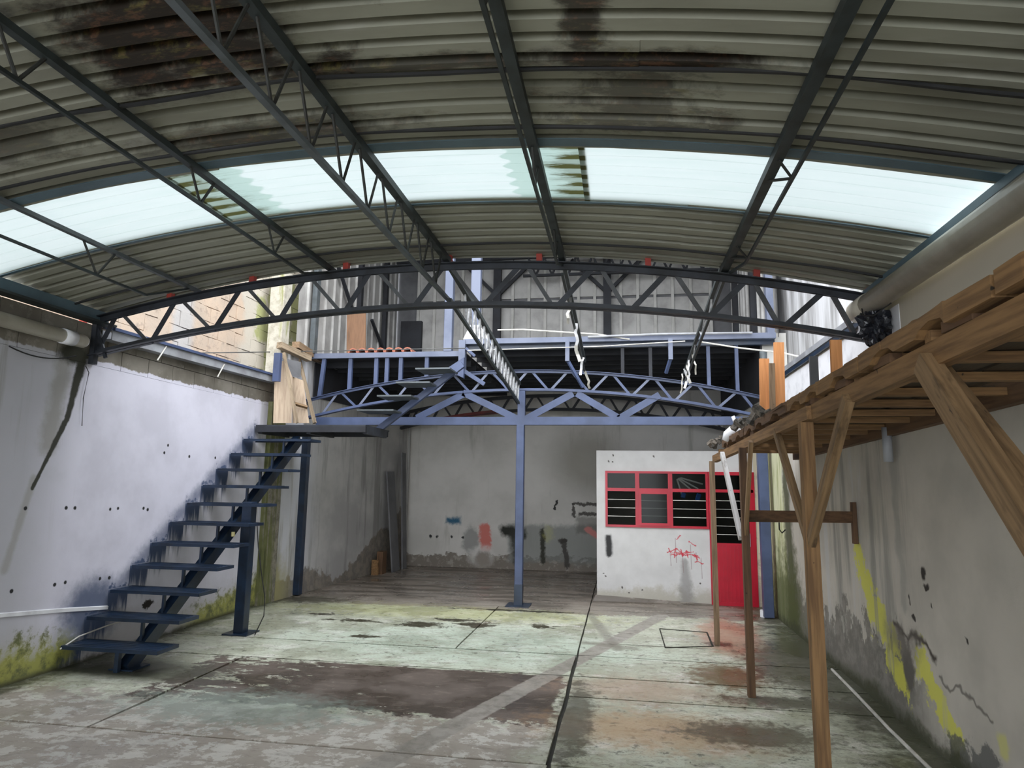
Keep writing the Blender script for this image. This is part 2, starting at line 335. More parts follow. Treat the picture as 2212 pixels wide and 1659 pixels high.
# bare blocks above the ragged paint edge
blk = b.mix((0.22, 0.20, 0.165), (0.13, 0.115, 0.09), b.step(nm, 0.35, 0.65))
blk = b.mix(blk, (0.30, 0.28, 0.24), b.step(nf, 0.55, 0.7) * 0.5)
c = b.mix(c, blk, b.step(V + (b.noise((9, 9, 9), 3, off=(2, 2, 2)) - 0.5) * 0.09, 2.835, 2.85))
c = b.mix(c, (0.03, 0.03, 0.018), b.ell(U, V, (5.42, 2.86), (0.20, 0.10), nf, 1.0, 0.4))
M['wall_left'] = b.done(c, 0.85, 0, nf, 0.2, 0.008)

# --- left rear wall
b = NB('left rear plaster')
U, V = b.Y, b.Z
nf = b.noise(7, 5, 0.7); nm = b.noise(1.4, 4, 0.6, off=(2, 0, 0)); nst = b.noise((2, 5, 0.45), 4, 0.6)
c = b.mix((0.47, 0.46, 0.44), (0.36, 0.35, 0.34), b.step(nm, 0.35, 0.65))
c = b.mix(c, (0.22, 0.215, 0.20), b.step(nst, 0.50, 0.66) * 0.75)
c = b.mix(c, (0.60, 0.61, 0.66), b.step(U, 10.6, 9.8) * b.step(nst, 0.62, 0.45) * 0.7)
c = b.mix(c, b.mix((0.20, 0.17, 0.13), (0.12, 0.10, 0.08), b.step(nf, 0.4, 0.6)), b.step(V + (nm - 0.5) * 1.1 + (nf - 0.5) * 0.4 - b.step(U, 11.5, 13.2) * 0.75, 0.28, 0.20) * 0.85)
c = b.mix(c, (0.33, 0.30, 0.13), b.step(U, 9.9, 9.4) * b.step(V + (nf - 0.5) * 0.8, 0.8, 0.2) * 0.8)
M['wall_left_rear'] = b.done(c, 0.9, 0, nf, 0.2, 0.008)

# --- right wall
b = NB('right wall plaster')
U, V = b.Y, b.Z
V0 = V; V = V + (b.noise(3.2, 3, 0.6, off=(6, 6, 1)) - 0.5) * 0.34; U = U + (b.noise(5, 3, 0.6, off=(1, 6, 1)) - 0.5) * 0.16
nf = b.noise(8, 5, 0.7); nm = b.noise(1.5, 4, 0.6, off=(5, 5, 5)); nst = b.noise((2, 4.5, 0.4), 4, 0.65, off=(1, 1, 1)); nc = b.noise((2, 4, 2.5), 5, 0.68, off=(3, 3, 3))
c = b.mix((0.53, 0.49, 0.425), (0.43, 0.40, 0.345), b.step(nm, 0.35, 0.68))
c = b.mix(c, (0.52, 0.47, 0.37), b.step(V0, 2.3, 2.6) * 0.9)
c = b.mix(c, (0.215, 0.21, 0.19), b.step(nst, 0.50, 0.68) * b.step(U, 4.6, 6.2) * 0.75)
c = b.mix(c, (0.50, 0.50, 0.50), b.step(nst, 0.46, 0.36) * b.step(U, 5.0, 6.0) * b.step(V, 2.3, 1.9) * 0.6)
line = 0.30 + 0.0
gp = b.step(V + (nc - 0.5) * 1.5, 0.55, 0.48) * b.step(U, 4.9, 5.6)
c = b.mix(c, b.mix((0.22, 0.205, 0.18), (0.145, 0.135, 0.115), b.step(nf, 0.4, 0.6)), gp * 0.9)
yl = b.seg(U, V, (6.45, 1.15), (6.15, 0.78), 0.10, nf, 4.5, 0.2, 0.17)
yl = yl.max(b.seg(U, V, (6.15, 0.78), (5.62, 0.35), 0.16, nf, 4.5, 0.2, 0.14)).max(b.seg(U, V, (5.25, 0.50), (4.85, 0.22), 0.12, nf, 4.5, 0.2, 0.08))
yl = yl.max(b.ell(U, V, (4.3, 0.35), (0.06, 0.08), nf, 1.0, 0.4) * 0.6)
c = b.mix(c, (0.62, 0.60, 0.09), yl * (1.0 - b.step(nst, 0.56, 0.66) * 0.6) * 0.9)
c = b.mix(c, (0.11, 0.10, 0.085), b.ell(U, V, (5.50, 0.42), (0.09, 0.16), nf, 1.2, 0.3))
c = b.mix(c, (0.12, 0.12, 0.11), b.box(U, V, 4.35, 4.95, -0.2, 0.20, 0.02, nf, 0.35) * 0.9)
c = b.mix(c, (0.055, 0.045, 0.035), b.seg(U, V, (5.72, 0.72), (5.05, 0.62), 0.022, nf, 1.8, 0.9))
c = b.mix(c, (0.16, 0.14, 0.12), b.ell(U, V, (5.60, 0.60), (0.28, 0.12), nf, 1.6, 0.7) * 0.7)
c = b.mix(c, (0.06, 0.05, 0.04), b.seg(U, V, (5.0, 0.52), (4.4, 0.45), 0.012, nf, 1.8, 0.9) * 0.7)
for p, r in (((5.16, 1.14), (0.03, 0.05)), ((5.10, 1.05), (0.04, 0.018)), ((5.36, 0.82), (0.03, 0.03)), ((5.05, 0.9), (0.012, 0.02)), ((4.6, 0.78), (0.012, 0.02)), ((5.4, 0.95), (0.012, 0.02))):
    c = b.mix(c, (0.03, 0.025, 0.02), b.ell(U, V, p, r, nf, 1.2, 0.4))
c = b.mix(c, (0.30, 0.29, 0.26), b.seg(U, V, (5.55, 2.1), (5.50, 0.9), 0.05, nst, 1.4, 0.6) * 0.6)
gr = b.step(U + (nst - 0.5) * 0.5, 8.95, 9.15)
c = b.mix(c, b.mix((0.66, 0.66, 0.42), (0.42, 0.44, 0.20), b.step(b.noise((3, 9, 1.5), 4, 0.6), 0.45, 0.62)), gr * 0.9)
c = b.mix(c, (0.05, 0.055, 0.018), b.seg(U, V, (9.0, 2.1), (8.85, 0.2), 0.10, nf, 1.8, 0.6, 0.30) * 0.9)
c = b.mix(c, (0.07, 0.085, 0.02), b.ell(U, V, (9.3, 0.1), (0.9, 0.75), nf, 1.6, 0.5) * 0.85)
c = b.mix(c, (0.045, 0.05, 0.02), b.step(V0 + (nf - 0.5) * 0.30 + (nm - 0.5) * 0.3, 0.16, 0.02) * 0.9)
M['wall_right'] = b.done(c, 0.85, 0, nf, 0.25, 0.01)

# --- back wall
b = NB('back wall plaster')
U, V = b.X, b.Z
V = V + (b.noise(6, 5, 0.7, off=(6, 6, 1)) - 0.5) * 0.22; U = U + (b.noise(6, 5, 0.7, off=(1, 9, 4)) - 0.5) * 0.20
nf = b.noise(7, 5, 0.7, off=(2, 2, 2)); nm = b.noise(1.3, 4, 0.6, off=(5, 0, 3)); nst = b.noise((4, 2, 0.5), 4, 0.6)
c = b.mix((0.58, 0.56, 0.525), (0.49, 0.475, 0.44), b.step(nm, 0.35, 0.68))
c = b.mix(c, (0.29, 0.28, 0.24), b.step(nst, 0.56, 0.75) * 0.6)
c = b.mix(c, (0.17, 0.155, 0.12), b.ell(U, V, (-0.7, 2.2), (0.7, 0.6), nm, 1.0, 0.6) * 0.6)
c = b.mix(c, b.mix((0.15, 0.125, 0.10), (0.26, 0.24, 0.20), b.step(nf, 0.5, 0.6)), b.step(V + (b.noise((3, 3, 5), 5, 0.7) - 0.5) * 0.7, 0.28, 0.24) * 0.9)
c = b.mix(c, (0.19, 0.20, 0.19), b.box(U, V, -2.35, -0.3, 0.15, 0.92, 0.06, nm, 0.3) * 0.75)
c = b.mix(c, (0.03, 0.11, 0.18), b.box(U, V, -3.66, -3.36, 0.90, 1.02, 0.05, nf, 0.05))
c = b.mix(c, (0.22, 0.22, 0.21), b.ell(U, V, (-3.12, 0.55), (0.18, 0.28), nf, 0.8, 0.3) * 0.8)
c = b.mix(c, (0.55, 0.17, 0.14), b.seg(U, V, (-2.84, 0.80), (-2.80, 0.45), 0.12, nf, 1.5, 0.35))
c = b.mix(c, (0.60, 0.58, 0.55), b.ell(U, V, (-2.9, 0.25), (0.26, 0.2), nf, 1.2, 0.4) * 0.8)
c = b.mix(c, (0.26, 0.23, 0.20), b.ell(U, V, (-2.86, 0.18), (0.18, 0.16), nf, 1.0, 0.4))
c = b.mix(c, (0.025, 0.027, 0.022), b.seg(U, V, (-2.40, 0.78), (-2.05, 0.72), 0.11, nf, 0.8, 0.5))
c = b.mix(c, (0.035, 0.035, 0.03), b.seg(U, V, (-2.2, 0.7), (-2.12, 0.15), 0.09, nf, 0.9, 0.6) * 0.9)
c = b.mix(c, (0.04, 0.04, 0.03), b.seg(U, V, (-1.62, 0.80), (-1.60, 0.15), 0.045, nf, 0.9, 0.6))
c = b.mix(c, (0.03, 0.03, 0.03), b.seg(U, V, (-1.35, 1.25), (-1.33, 1.40), 0.022, nf, 0.5, 0.3))
for p, q_, r in (((-0.98, 1.35), (-0.45, 1.35), 0.03), ((-0.98, 1.35), (-0.97, 1.1), 0.03), ((-0.85, 1.15), (-0.45, 1.16), 0.03), ((-1.25, 0.6), (-1.15, 0.6), 0.04), ((-1.18, 0.6), (-1.10, 0.1), 0.05)):
    c = b.mix(c, (0.05, 0.045, 0.04), b.seg(U, V, p, q_, r, nf, 0.8, 0.4) * 0.9)
c = b.mix(c, (0.13, 0.125, 0.11), b.box(U, V, -0.92, -0.3, 0.75, 1.1, 0.05, nf, 0.15) * 0.6)
c = b.mix(c, (0.55, 0.22, 0.20), b.seg(U, V, (-0.70, 0.85), (-0.42, 0.68), 0.06, nf, 1.2, 0.4))
c = b.mix(c, (0.5, 0.48, 0.15), b.ell(U, V, (-1.5, 0.75), (0.1, 0.14), nf, 3.5, 0.6) * 0.3)
for x_ in (-4.0, -3.85, -3.55, -3.30):
    c = b.mix(c, (0.03, 0.03, 0.03), b.ell(U, V, (x_, 0.62), (0.025, 0.03), nf, 0.8, 0.3))
M['wall_back'] = b.done(c, 0.9, 0, nf, 0.2, 0.008)

# --- booth plaster
b = NB('booth plaster')
U, V = b.X, b.Z
V = V + (b.noise(14, 3, 0.6, off=(6, 6, 1)) - 0.5) * 0.10
nf = b.noise(8, 5, 0.7, off=(1, 2, 2)); nm = b.noise(1.6, 4, 0.6, off=(5, 7, 3))
c = b.mix((0.62, 0.61, 0.60), (0.53, 0.52, 0.51), b.step(nm, 0.35, 0.68))
c = b.mix(c, (0.40, 0.37, 0.30), b.step(V + (nf - 0.5) * 0.4 + (nm - 0.5) * 0.3, 0.28, 0.08) * 0.8)
c = b.mix(c, (0.03, 0.03, 0.03), b.seg(U, V, (-0.20, 0.93), (-0.19, 0.70), 0.05, nf, 1.0, 0.5))
c = b.mix(c, (0.22, 0.21, 0.20), b.seg(U, V, (0.93, 0.60), (0.95, 0.03), 0.05, nf, 1.6, 0.6, 0.11) * 0.7)
for i, (dx, z0, z1) in enumerate(((0.72, 0.76, 0.55), (0.80, 0.95, 0.60), (0.90, 0.72, 0.45), (1.02, 0.85, 0.50), (1.10, 0.74, 0.60), (1.17, 0.68, 0.38))):
    c = b.mix(c, (0.25, 0.16, 0.16), b.seg(U, V, (dx, z0), (dx + 0.01, z1), 0.006, nf, 1.6, 0.7) * 0.6)
for p, q_ in (((0.68, 0.75), (0.82, 0.79)), ((0.82, 0.79), (0.92, 0.72)), ((0.90, 0.74), (1.06, 0.76)), ((1.04, 0.70), (1.15, 0.68)), ((0.72, 0.70), (1.0, 0.72)), ((0.82, 0.93), (0.88, 0.98)), ((1.0, 0.90), (1.1, 0.85)), ((1.08, 0.62), (1.2, 0.60)), ((0.70, 0.80), (0.74, 0.72)), ((0.78, 0.68), (0.80, 0.80)), ((0.88, 0.79), (0.90, 0.69)), ((0.96, 0.77), (0.98, 0.68)), ((1.08, 0.72), (1.12, 0.64)), ((0.74, 0.74), (1.12, 0.70))):
    c = b.mix(c, (0.52, 0.03, 0.05), b.seg(U, V, p, q_, 0.008, nf, 3.0, 0.5) * 0.85)
for p in ((-0.19, 1.98 + 0.12), (-0.13, 2.10), (0.5, 2.18), (-0.12, 2.2), (0.0, 0.2), (0.1, 0.14), (1.15, 0.3), (0.3, 0.17), (-0.28, 0.4), (-0.25, 0.36)):
    c = b.mix(c, (0.1, 0.09, 0.08), b.ell(U, V, p, (0.014, 0.014), nf, 0.8, 0.3))
M['booth'] = b.done(c, 0.8, 0, nf, 0.2, 0.008)
b = NB('pale yellow plaster'); nf = b.noise(8, 5, 0.7)
M['cream'] = b.done(b.mix((0.60, 0.54, 0.40), (0.40, 0.34, 0.27), b.step(nf + b.step(b.Z, 0.9, 0.1) * 0.2, 0.5, 0.68)), 0.85, 0, nf, 0.2, 0.008)

# --- mossy concrete
b = NB('mossy concrete'); nf = b.noise(9, 5, 0.7); nst = b.noise((8, 8, 0.8), 4, 0.6)
c = b.mix((0.26, 0.24, 0.19), (0.14, 0.13, 0.10), b.step(nf, 0.4, 0.65))
c = b.mix(c, (0.12, 0.13, 0.035), b.step(nst, 0.42, 0.58) * 0.85)
c = b.mix(c, (0.05, 0.06, 0.02), b.step(nst, 0.58, 0.68) * 0.8)
M['mossy'] = b.done(c, 0.9, 0, nf, 0.5, 0.01)
b = NB('stained concrete'); nf = b.noise(9, 5, 0.7); nst = b.noise((6, 5, 0.8), 4, 0.6)
c = b.mix((0.52, 0.49, 0.41), (0.38, 0.35, 0.28), b.step(nf, 0.4, 0.65))
c = b.mix(c, (0.24, 0.26, 0.07), b.step(nst, 0.54, 0.64) * 0.75)
c = b.mix(c, (0.07, 0.08, 0.03), b.step(nst - b.step(b.Z, 3.2, 3.8) * 0.1, 0.52, 0.60) * 0.8)
M['stained'] = b.done(c, 0.9, 0, nf, 0.5, 0.01)
# --- peach blocks
b = NB('peach block'); nf = b.noise(9, 6, 0.75); nm = b.noise(1.7, 4, 0.6)
c = b.mix((0.52, 0.40, 0.30), (0.46, 0.37, 0.29), b.step(nm, 0.4, 0.6))
c = b.mix(c, (0.30, 0.24, 0.19), b.step(nf, 0.54, 0.66) * 0.7)
c = b.mix(c, (0.42, 0.42, 0.42), b.box(b.Y, b.Z, 7.2, 7.55, 0, 9, 0.08, nm, 0.3) * 0.8)
c = b.mix(c, (0.50, 0.47, 0.40), b.step(b.Y + (nm - 0.5) * 0.6, 8.55, 8.75) * 0.8)
c = b.mix(c, (0.30, 0.32, 0.10), b.step(b.Y + (nf - 0.5) * 0.5, 8.95, 9.05) * b.step(nm, 0.45, 0.55) * 0.8)
M['peach'] = b.done(c, 0.95, 0, nf, 0.6, 0.015)
b = NB('mortar'); nf = b.noise(12, 4)
M['mortar'] = b.done(b.mix((0.34, 0.27, 0.21), (0.24, 0.20, 0.16), nf), 0.95)
# --- neighbour grey wall
b = NB('neighbour plaster'); nf = b.noise(6, 5, 0.7); nst = b.noise((3, 3.5, 0.4), 4, 0.6)
c = b.mix((0.55, 0.55, 0.56), (0.25, 0.245, 0.24), b.step(nst, 0.42, 0.64))
c = b.mix(c, (0.12, 0.13, 0.05), b.step(b.Y + (nst - 0.5) * 1.2, 7.3, 6.6) * b.step(nf, 0.35, 0.6) * 0.8)
M['neigh'] = b.done(c, 0.9, 0, nf, 0.3, 0.01)
b = NB('white wash'); nf = b.noise(5, 4)
M['whitewash'] = b.done(b.mix((0.74, 0.74, 0.76), (0.58, 0.58, 0.60), b.step(nf, 0.45, 0.7)), 0.85)
b = NB('rubble'); nf = b.noise(11, 5, 0.7)
M['rubble'] = b.done(b.mix((0.16, 0.135, 0.11), (0.04, 0.036, 0.03), b.step(nf, 0.4, 0.6)), 0.95, 0, nf, 0.6, 0.01)
# --- glass
b = NB('window glass')
tp2 = b.t.nodes.new('ShaderNodeBsdfTransparent'); tp2.inputs['Color'].default_value = (0.62, 0.64, 0.62, 1)
gl2 = b.t.nodes.new('ShaderNodeBsdfGlossy'); gl2.inputs['Roughness'].default_value = 0.12
mx2 = b.t.nodes.new('ShaderNodeMixShader'); mx2.inputs[0].default_value = 0.012
b.t.links.new(tp2.outputs[0], mx2.inputs[1]); b.t.links.new(gl2.outputs[0], mx2.inputs[2])
b.t.links.new(mx2.outputs[0], b.t.nodes['Material Output'].inputs['Surface'])
M['glass'] = b.m
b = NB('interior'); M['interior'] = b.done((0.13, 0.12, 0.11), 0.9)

# ------------------------------------------------------------------ mesh builder
WL = {}           # world location of every object
class MB:
    def __init__(s): s.v = []; s.f = []
    def add(s, vs, fs):
        o = len(s.v); s.v += [Vector(v) for v in vs]; s.f += [[i + o for i in f] for f in fs]; return s
    def box(s, c, d, rot=None):
        c = Vector(c); h = Vector(d) / 2; vs = []
        for x in (-1, 1):
            for y in (-1, 1):
                for z in (-1, 1):
                    p = Vector((x * h.x, y * h.y, z * h.z))
                    if rot is not None: p = rot @ p
                    vs.append(c + p)
        return s.add(vs, [(0, 1, 3, 2), (4, 6, 7, 5), (0, 4, 5, 1), (2, 3, 7, 6), (0, 2, 6, 4), (1, 5, 7, 3)])
    def span(s, a, b): 
        a = Vector(a); b = Vector(b); return s.box((a + b) / 2, [abs(q) for q in (b - a)])
    def sweep(s, pts, prof, up=(0, 0, 1), caps=True):
        pts = [Vector(p) for p in pts]; n = len(prof); base = []
        up = Vector(up); vs = []
        for i, p in enumerate(pts):
            t = (pts[min(i + 1, len(pts) - 1)] - pts[max(i - 1, 0)]).normalized()
            sx = t.cross(up)
            if sx.length < 1e-4: sx = t.cross(Vector((0, 1, 0.01)))
            sx.normalize(); uy = sx.cross(t).normalized()
            for a, c in prof: vs.append(p + sx * a + uy * c)
        fs = []
        for i in range(len(pts) - 1):
            for j in range(n):
                k = (j + 1) % n
                fs.append((i * n + j, i * n + k, (i + 1) * n + k, (i + 1) * n + j))
        if caps:
            fs.append(tuple(range(n))); fs.append(tuple((len(pts) - 1) * n + j for j in range(n - 1, -1, -1)))
        return s.add(vs, fs)
    def beam(s, p, q, w, h, up=(0, 0, 1)):
        return s.sweep([p, q], rect(w, h), up)
    def tube(s, pts, r, n=8, caps=True):
        return s.sweep(pts, [(r * math.cos(2 * math.pi * k / n), r * math.sin(2 * math.pi * k / n)) for k in range(n)], caps=caps)
    def build(s, name, mat, parent=None, smooth=False, bevel=0, **tags):
        lo = Vector([min(v[i] for v in s.v) for i in range(3)]); hi = Vector([max(v[i] for v in s.v) for i in range(3)])
        o_ = Vector(((lo.x + hi.x) / 2, (lo.y + hi.y) / 2, lo.z))
        me = bpy.data.meshes.new(name)
        me.from_pydata([tuple(v - o_) for v in s.v], [], s.f)
        bm = bmesh.new(); bm.from_mesh(me); bmesh.ops.recalc_face_normals(bm, faces=bm.faces)
        if bevel:
            bmesh.ops.bevel(bm, geom=[e for e in bm.edges if len(e.link_faces) == 2 and e.calc_face_angle(0) > 0.6], offset=bevel, segments=1, affect='EDGES')
        bm.to_mesh(me); bm.free()
        if smooth:
            for p in me.polygons: p.use_smooth = True
        me.materials.append(M[mat] if isinstance(mat, str) else mat)
        return link(name, me, o_, parent, **tags)
def stick(name, p, q, w_, t_, mat, parent=None, side=(1, 0, 0), **tags):
    """timber from p to q built along its own local z so that the grain follows it"""
    p = Vector(p); q = Vector(q); d = q - p; L = d.length; z = d.normalized()
    x = Vector(side); x = (x - z * x.dot(z)).normalized(); y = z.cross(x)
    mm = MB(); n = 5
    mm.sweep([(0, 0, L * k / n) for k in range(n + 1)], rect(w_, t_), up=(0, 1, 0))
    me = bpy.data.meshes.new(name); me.from_pydata([tuple(v) for v in mm.v], [], mm.f); me.update()
    bm = bmesh.new(); bm.from_mesh(me); bmesh.ops.recalc_face_normals(bm, faces=bm.faces); bm.to_mesh(me); bm.free()
    me.materials.append(M[mat])
    o = link(name, me, p, parent, **tags)
    o.rotation_euler = Matrix((x, y, z)).transposed().to_euler()
    return o
def rect(w, h): return [(-w / 2, -h / 2), (w / 2, -h / 2), (w / 2, h / 2), (-w / 2, h / 2)]
def ang(w, t, sx=1, sy=1):
    """L section, legs of length w, thickness t, corner at 0,0"""
    p = [(0, 0), (w * sx, 0), (w * sx, t * sy), (t * sx, t * sy), (t * sx, w * sy), (0, w * sy)]
    return p if sx * sy > 0 else p[::-1]
def link(name, data, loc, parent=None, label=None, cat=None, group=None, kind=None, rot=None):
    o = bpy.data.objects.new(name, data); COL.objects.link(o)
    loc = Vector(loc)
    if parent is not None:
        o.parent = parent; o.location = loc - WL[parent.name]
    else: o.location = loc
    if rot is not None: o.rotation_euler = rot
    WL[o.name] = loc
    if label: o['label'] = label
    if cat: o['category'] = cat
    if group: o['group'] = group
    if kind: o['kind'] = kind
    return o
def thing(name, loc, label=None, cat=None, group=None, kind=None):
    return link(name, None, loc, None, label, cat, group, kind)

ZR = lambda x: 3.76 - 0.42 * ((x + 1.5) / 3.5) ** 2          # underside of the arched roof
LX, RX = -5.05, 2.05
BY = 9.85                                                       # plane of the blue columns
YB = 14.0

# ------------------------------------------------------------------ floor
fl = thing('floor', (-1.5, 4, 0), kind='structure')
MB().span((-5.3, -6, -0.12), (2.3, 14.2, -0.025)).build('bedding', 'joint', fl)
ycuts = [-6.0, -3.0, 0.5, 2.4, 4.41, 5.80, 6.40, 7.17, 9.75, 14.1]
for i in range(len(ycuts) - 1):
    g = 0.014 if i in (4, 5, 6, 7) else 0.010
    y0, y1 = ycuts[i] + g, ycuts[i + 1] - g
    if i == 5 or i == 6: pass
    for x0, x1, nx in ((-5.2, -0.46, 1), (-0.46, 2.2, 1)):
        if i == 4 and x0 < -1: continue
        if i == 5 and x0 < -1: y0 = 4.41 + g
        elif i == 5: y0 = ycuts[5] + g
        gg = 0.016 if y0 < 7 else 0.009
        xs = [x0, x1]
        if i == 7 and x0 < -1: xs = [x0, -1.74, x1]
        if (i in (5,)) and x0 < -1: xs = [x0, -3.68, x1]
        for a, c in zip(xs[:-1], xs[1:]):
            m = MB(); n = max(2, int((y1 - y0) / 0.25)); v = []; f = []
            # slab with slightly ragged sides
            la, lb = [], []
            for k in range(n + 1):
                t = y0 + (y1 - y0) * k / n
                la.append((a + gg * (0.6 + 0.8 * random.random()), t)); lb.append((c - gg * (0.6 + 0.8 * random.random()), t))
            ring = la + lb[::-1]
            N = len(ring)
            dz = random.uniform(-0.002, 0.0)
            m.add([(x, y, dz) for x, y in ring] + [(x, y, -0.03) for x, y in ring],
                  [tuple(range(N))] + [(k, (k + 1) % N, N + (k + 1) % N, N + k) for k in range(N)])
            m.build('floor_slab', 'floor', fl)
# manhole frame lines in the floor
mh = [at(x, y, Z=0.002) for x, y in ((1425, 1358), (1527, 1366), (1540, 1396), (1437, 1399))]
m = MB()
for p, q in zip(mh[:3], mh[1:]): m.beam(p, q, 0.018, 0.006)
m.beam(mh[3], mh[0], 0.012, 0.006)
m.build('inspection_cover_rim', 'joint', fl)

# ------------------------------------------------------------------ left wall
wl = MB().span((LX - 0.2, -4, -0.02), (LX, 9.35, 2.80)).build('wall_left', 'wall_left', kind='structure')
y = -4.0; row = 0
for z0, z1 in ((2.80, 3.00), (3.00, 3.19)):
    yy = (3.4 if row else 3.2)
    MB().span((LX - 0.2, -4, z0 + 0.003), (LX, yy - 0.005, z1 - 0.004)).build('block', 'wall_left', wl)
    while yy < 9.3:
        ye = min(yy + 0.4, 9.33)
        MB().span((LX - 0.19, yy + 0.004, z0 + 0.003), (LX + random.uniform(-0.006, 0.001), ye - 0.004, z1 - 0.004)).build('block', 'wall_left', wl)
        yy += 0.4
    row += 1
# lip of thicker render on the lower wall
p0 = at(0, 1325, X=LX); 
m = MB().sweep([(LX, 2.0, 0.66), (LX, p0.y, 0.600), (LX, 5.6, 0.53), (LX, 6.15, 0.46)], [(-0.012, -0.012), (0.012, -0.03), (0.014, 0.0), (-0.012, 0.012)])
m.build('render_lip', 'whitewash', wl)
# rear left wall, leaning inwards slightly
m = MB(); pl = [(-5.2, 9.35), (-4.98, 9.35), (-4.60, 14.0), (-4.9, 14.0)]
m.add([(x, y, -0.02) for x, y in pl] + [(x, y, 3.66) for x, y in pl], [(0, 1, 2, 3), (4, 5, 6, 7), (0, 1, 5, 4), (1, 2, 6, 5), (2, 3, 7, 6), (3, 0, 4, 7)])
m.build('wall_left', 'wall_left_rear', kind='structure')
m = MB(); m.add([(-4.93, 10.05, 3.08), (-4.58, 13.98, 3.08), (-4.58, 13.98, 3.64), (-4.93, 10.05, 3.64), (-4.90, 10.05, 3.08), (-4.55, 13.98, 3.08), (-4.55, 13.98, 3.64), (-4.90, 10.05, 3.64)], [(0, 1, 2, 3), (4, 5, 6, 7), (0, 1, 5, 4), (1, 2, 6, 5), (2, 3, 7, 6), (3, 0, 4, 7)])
m.build('painted_shade_1', 'deck_steel_and_shade', kind='structure')  # dark band painting the shade under the deck on the left rear wall
MB().span((2.02, 10.0, 3.0), (2.049, 13.98, 3.8)).build('painted_shade_2', 'deck_steel_and_shade', kind='structure')  # the same under-deck shade as a dark strip on the right wall
pil = MB().span((LX - 0.15, 8.93, 0), (LX + 0.07, 9.34, 2.86)).build('wall_left', 'mossy', kind='structure')
MB().span((LX - 0.2, 9.12, 2.86), (LX + 0.03, 9.34, 4.9)).build('pilaster_top', 'stained', pil)
# peach neighbour wall made of blocks
nwall = MB().span((-5.75, 4.6, 3.18), (-5.42, 12.0, 5.9)).build('wall_neighbour', 'mortar', kind='structure')
protos = []
for k in range(5):
    bm = bmesh.new(); bmesh.ops.create_cube(bm, size=1)
    for v in bm.verts:
        v.co = Vector((v.co.x * 0.05, v.co.y * 0.391, v.co.z * 0.191)) + Vector([random.uniform(-0.006, 0.006) for _ in range(3)])
    bmesh.ops.subdivide_edges(bm, edges=[e for e in bm.edges if abs(e.verts[0].co.y - e.verts[1].co.y) > 0.2], cuts=1)
    me = bpy.data.meshes.new('block'); bm.to_mesh(me); bm.free(); me.materials.append(M['peach']); protos.append(me)
for r_ in range(12):
    for k in range(15):
        yy = 4.7 + k * 0.4 + (0.2 if r_ % 2 else 0)
        if yy > 10.6: continue
        link('block', protos[(r_ * 5 + k * 3) % 5], (-5.415 + random.uniform(-0.006, 0.006), yy, 3.30 + r_ * 0.198), nwall, rot=(random.uniform(-0.012, 0.012), 0, random.uniform(-0.02, 0.02)))
# ------------------------------------------------------------------ right wall
wr = MB().span((RX, -4, -0.02), (RX + 0.2, 10.0, 3.13)).build('wall_right', 'wall_right', kind='structure')
MB().span((RX, 10.0, -0.02), (RX + 0.34, 14.1, 3.96)).build('wall_right', 'wall_back', kind='structure')
MB().span((RX + 0.35, 5.0, 3.0), (RX + 0.55, 14.0, 6.6)).build('wall_neighbour', 'neigh', kind='structure')
# ------------------------------------------------------------------ back wall
MB().span((-5.0, YB, -0.02), (2.3, YB + 0.2, 3.96)).build('wall_back', 'wall_back', kind='structure')

# ------------------------------------------------------------------ roof
roof = thing('ceiling', (-1.5, 2, 3.5), kind='structure')
def sheet(x0, x1, y0, y1, dz0, dz1, name, mat, parent, pitch=0.13, dep=0.050, wob=0.004, phase=0.0):
    xs = np.linspace(x0, x1, max(4, int((x1 - x0) / 0.16)))
    ys = []; k0 = int(math.floor((y0 - phase) / pitch)) - 1
    k = k0
    while True:
        o = phase + k * pitch
        if o > y1: break
        for a, h in ((0.0, 0), (0.56, 0), (0.60, 1), (0.96, 1)):
            yy = o + a * pitch
            if y0 < yy < y1: ys.append((yy, h * dep))
        k += 1
    def hh(y):
        t = ((y - phase) / pitch) % 1.0
        return dep * (0 if t <= 0.56 else (t - 0.56) / 0.04 if t < 0.6 else 1 if t < 0.96 else (1 - t) / 0.04)
    ys = [(y0, hh(y0))] + ys + [(y1, hh(y1))]
    vs = []; rnd = random.Random(int(y0 * 100 + x0 * 7))
    ph = rnd.random() * 6
    for yy, h in ys:
        t = (yy - y0) / (y1 - y0)
        for x in xs:
            wv = wob * math.sin(x * 2.3 + ph) * (t * t) + wob * 0.6 * math.sin(x * 5.1 + ph * 2) * t ** 3
            vs.append((x, yy, ZR(x) + h + dz0 + (dz1 - dz0) * t + wv))
    nx = len(xs); fs = []
    for j in range(len(ys) - 1):
        for i in range(nx - 1):
            fs.append((j * nx + i, j * nx + i + 1, (j + 1) * nx + i + 1, (j + 1) * nx + i))
    m = MB(); m.add(vs, fs); o = m.build(name, mat, parent)
    return o
rows = [(-3.2, -2.2), (-2.2, -1.3), (-0.3, 0.8), (0.8, 2.0), (2.0, 2.90), (2.90, 3.43), (3.43, 3.72), (4.50, 5.26), (5.26, 5.72)]  # roof cut short behind the camera to let in more daylight
for r_, (y0, y1) in enumerate(rows):
    cuts = [-5.12, -2.56 - 0.03 * (r_ % 2), 0.1 + 0.5 * (r_ % 2), 2.12]
    for x0, x1 in zip(cuts[:-1], cuts[1:]):
        sheet(x0 - (0.0 if x0 < -5 else 0.12), x1, y0 - (0.10 if y0 != 4.50 else -0.03), y1, 0.034 + (0.004 if x0 > -5 and x0 < 0 else 0), (-0.030 if 2 < y1 < 3.5 else -0.018) if y1 < 5.5 else 0.0, 'roof_sheet', 'roof', roof)
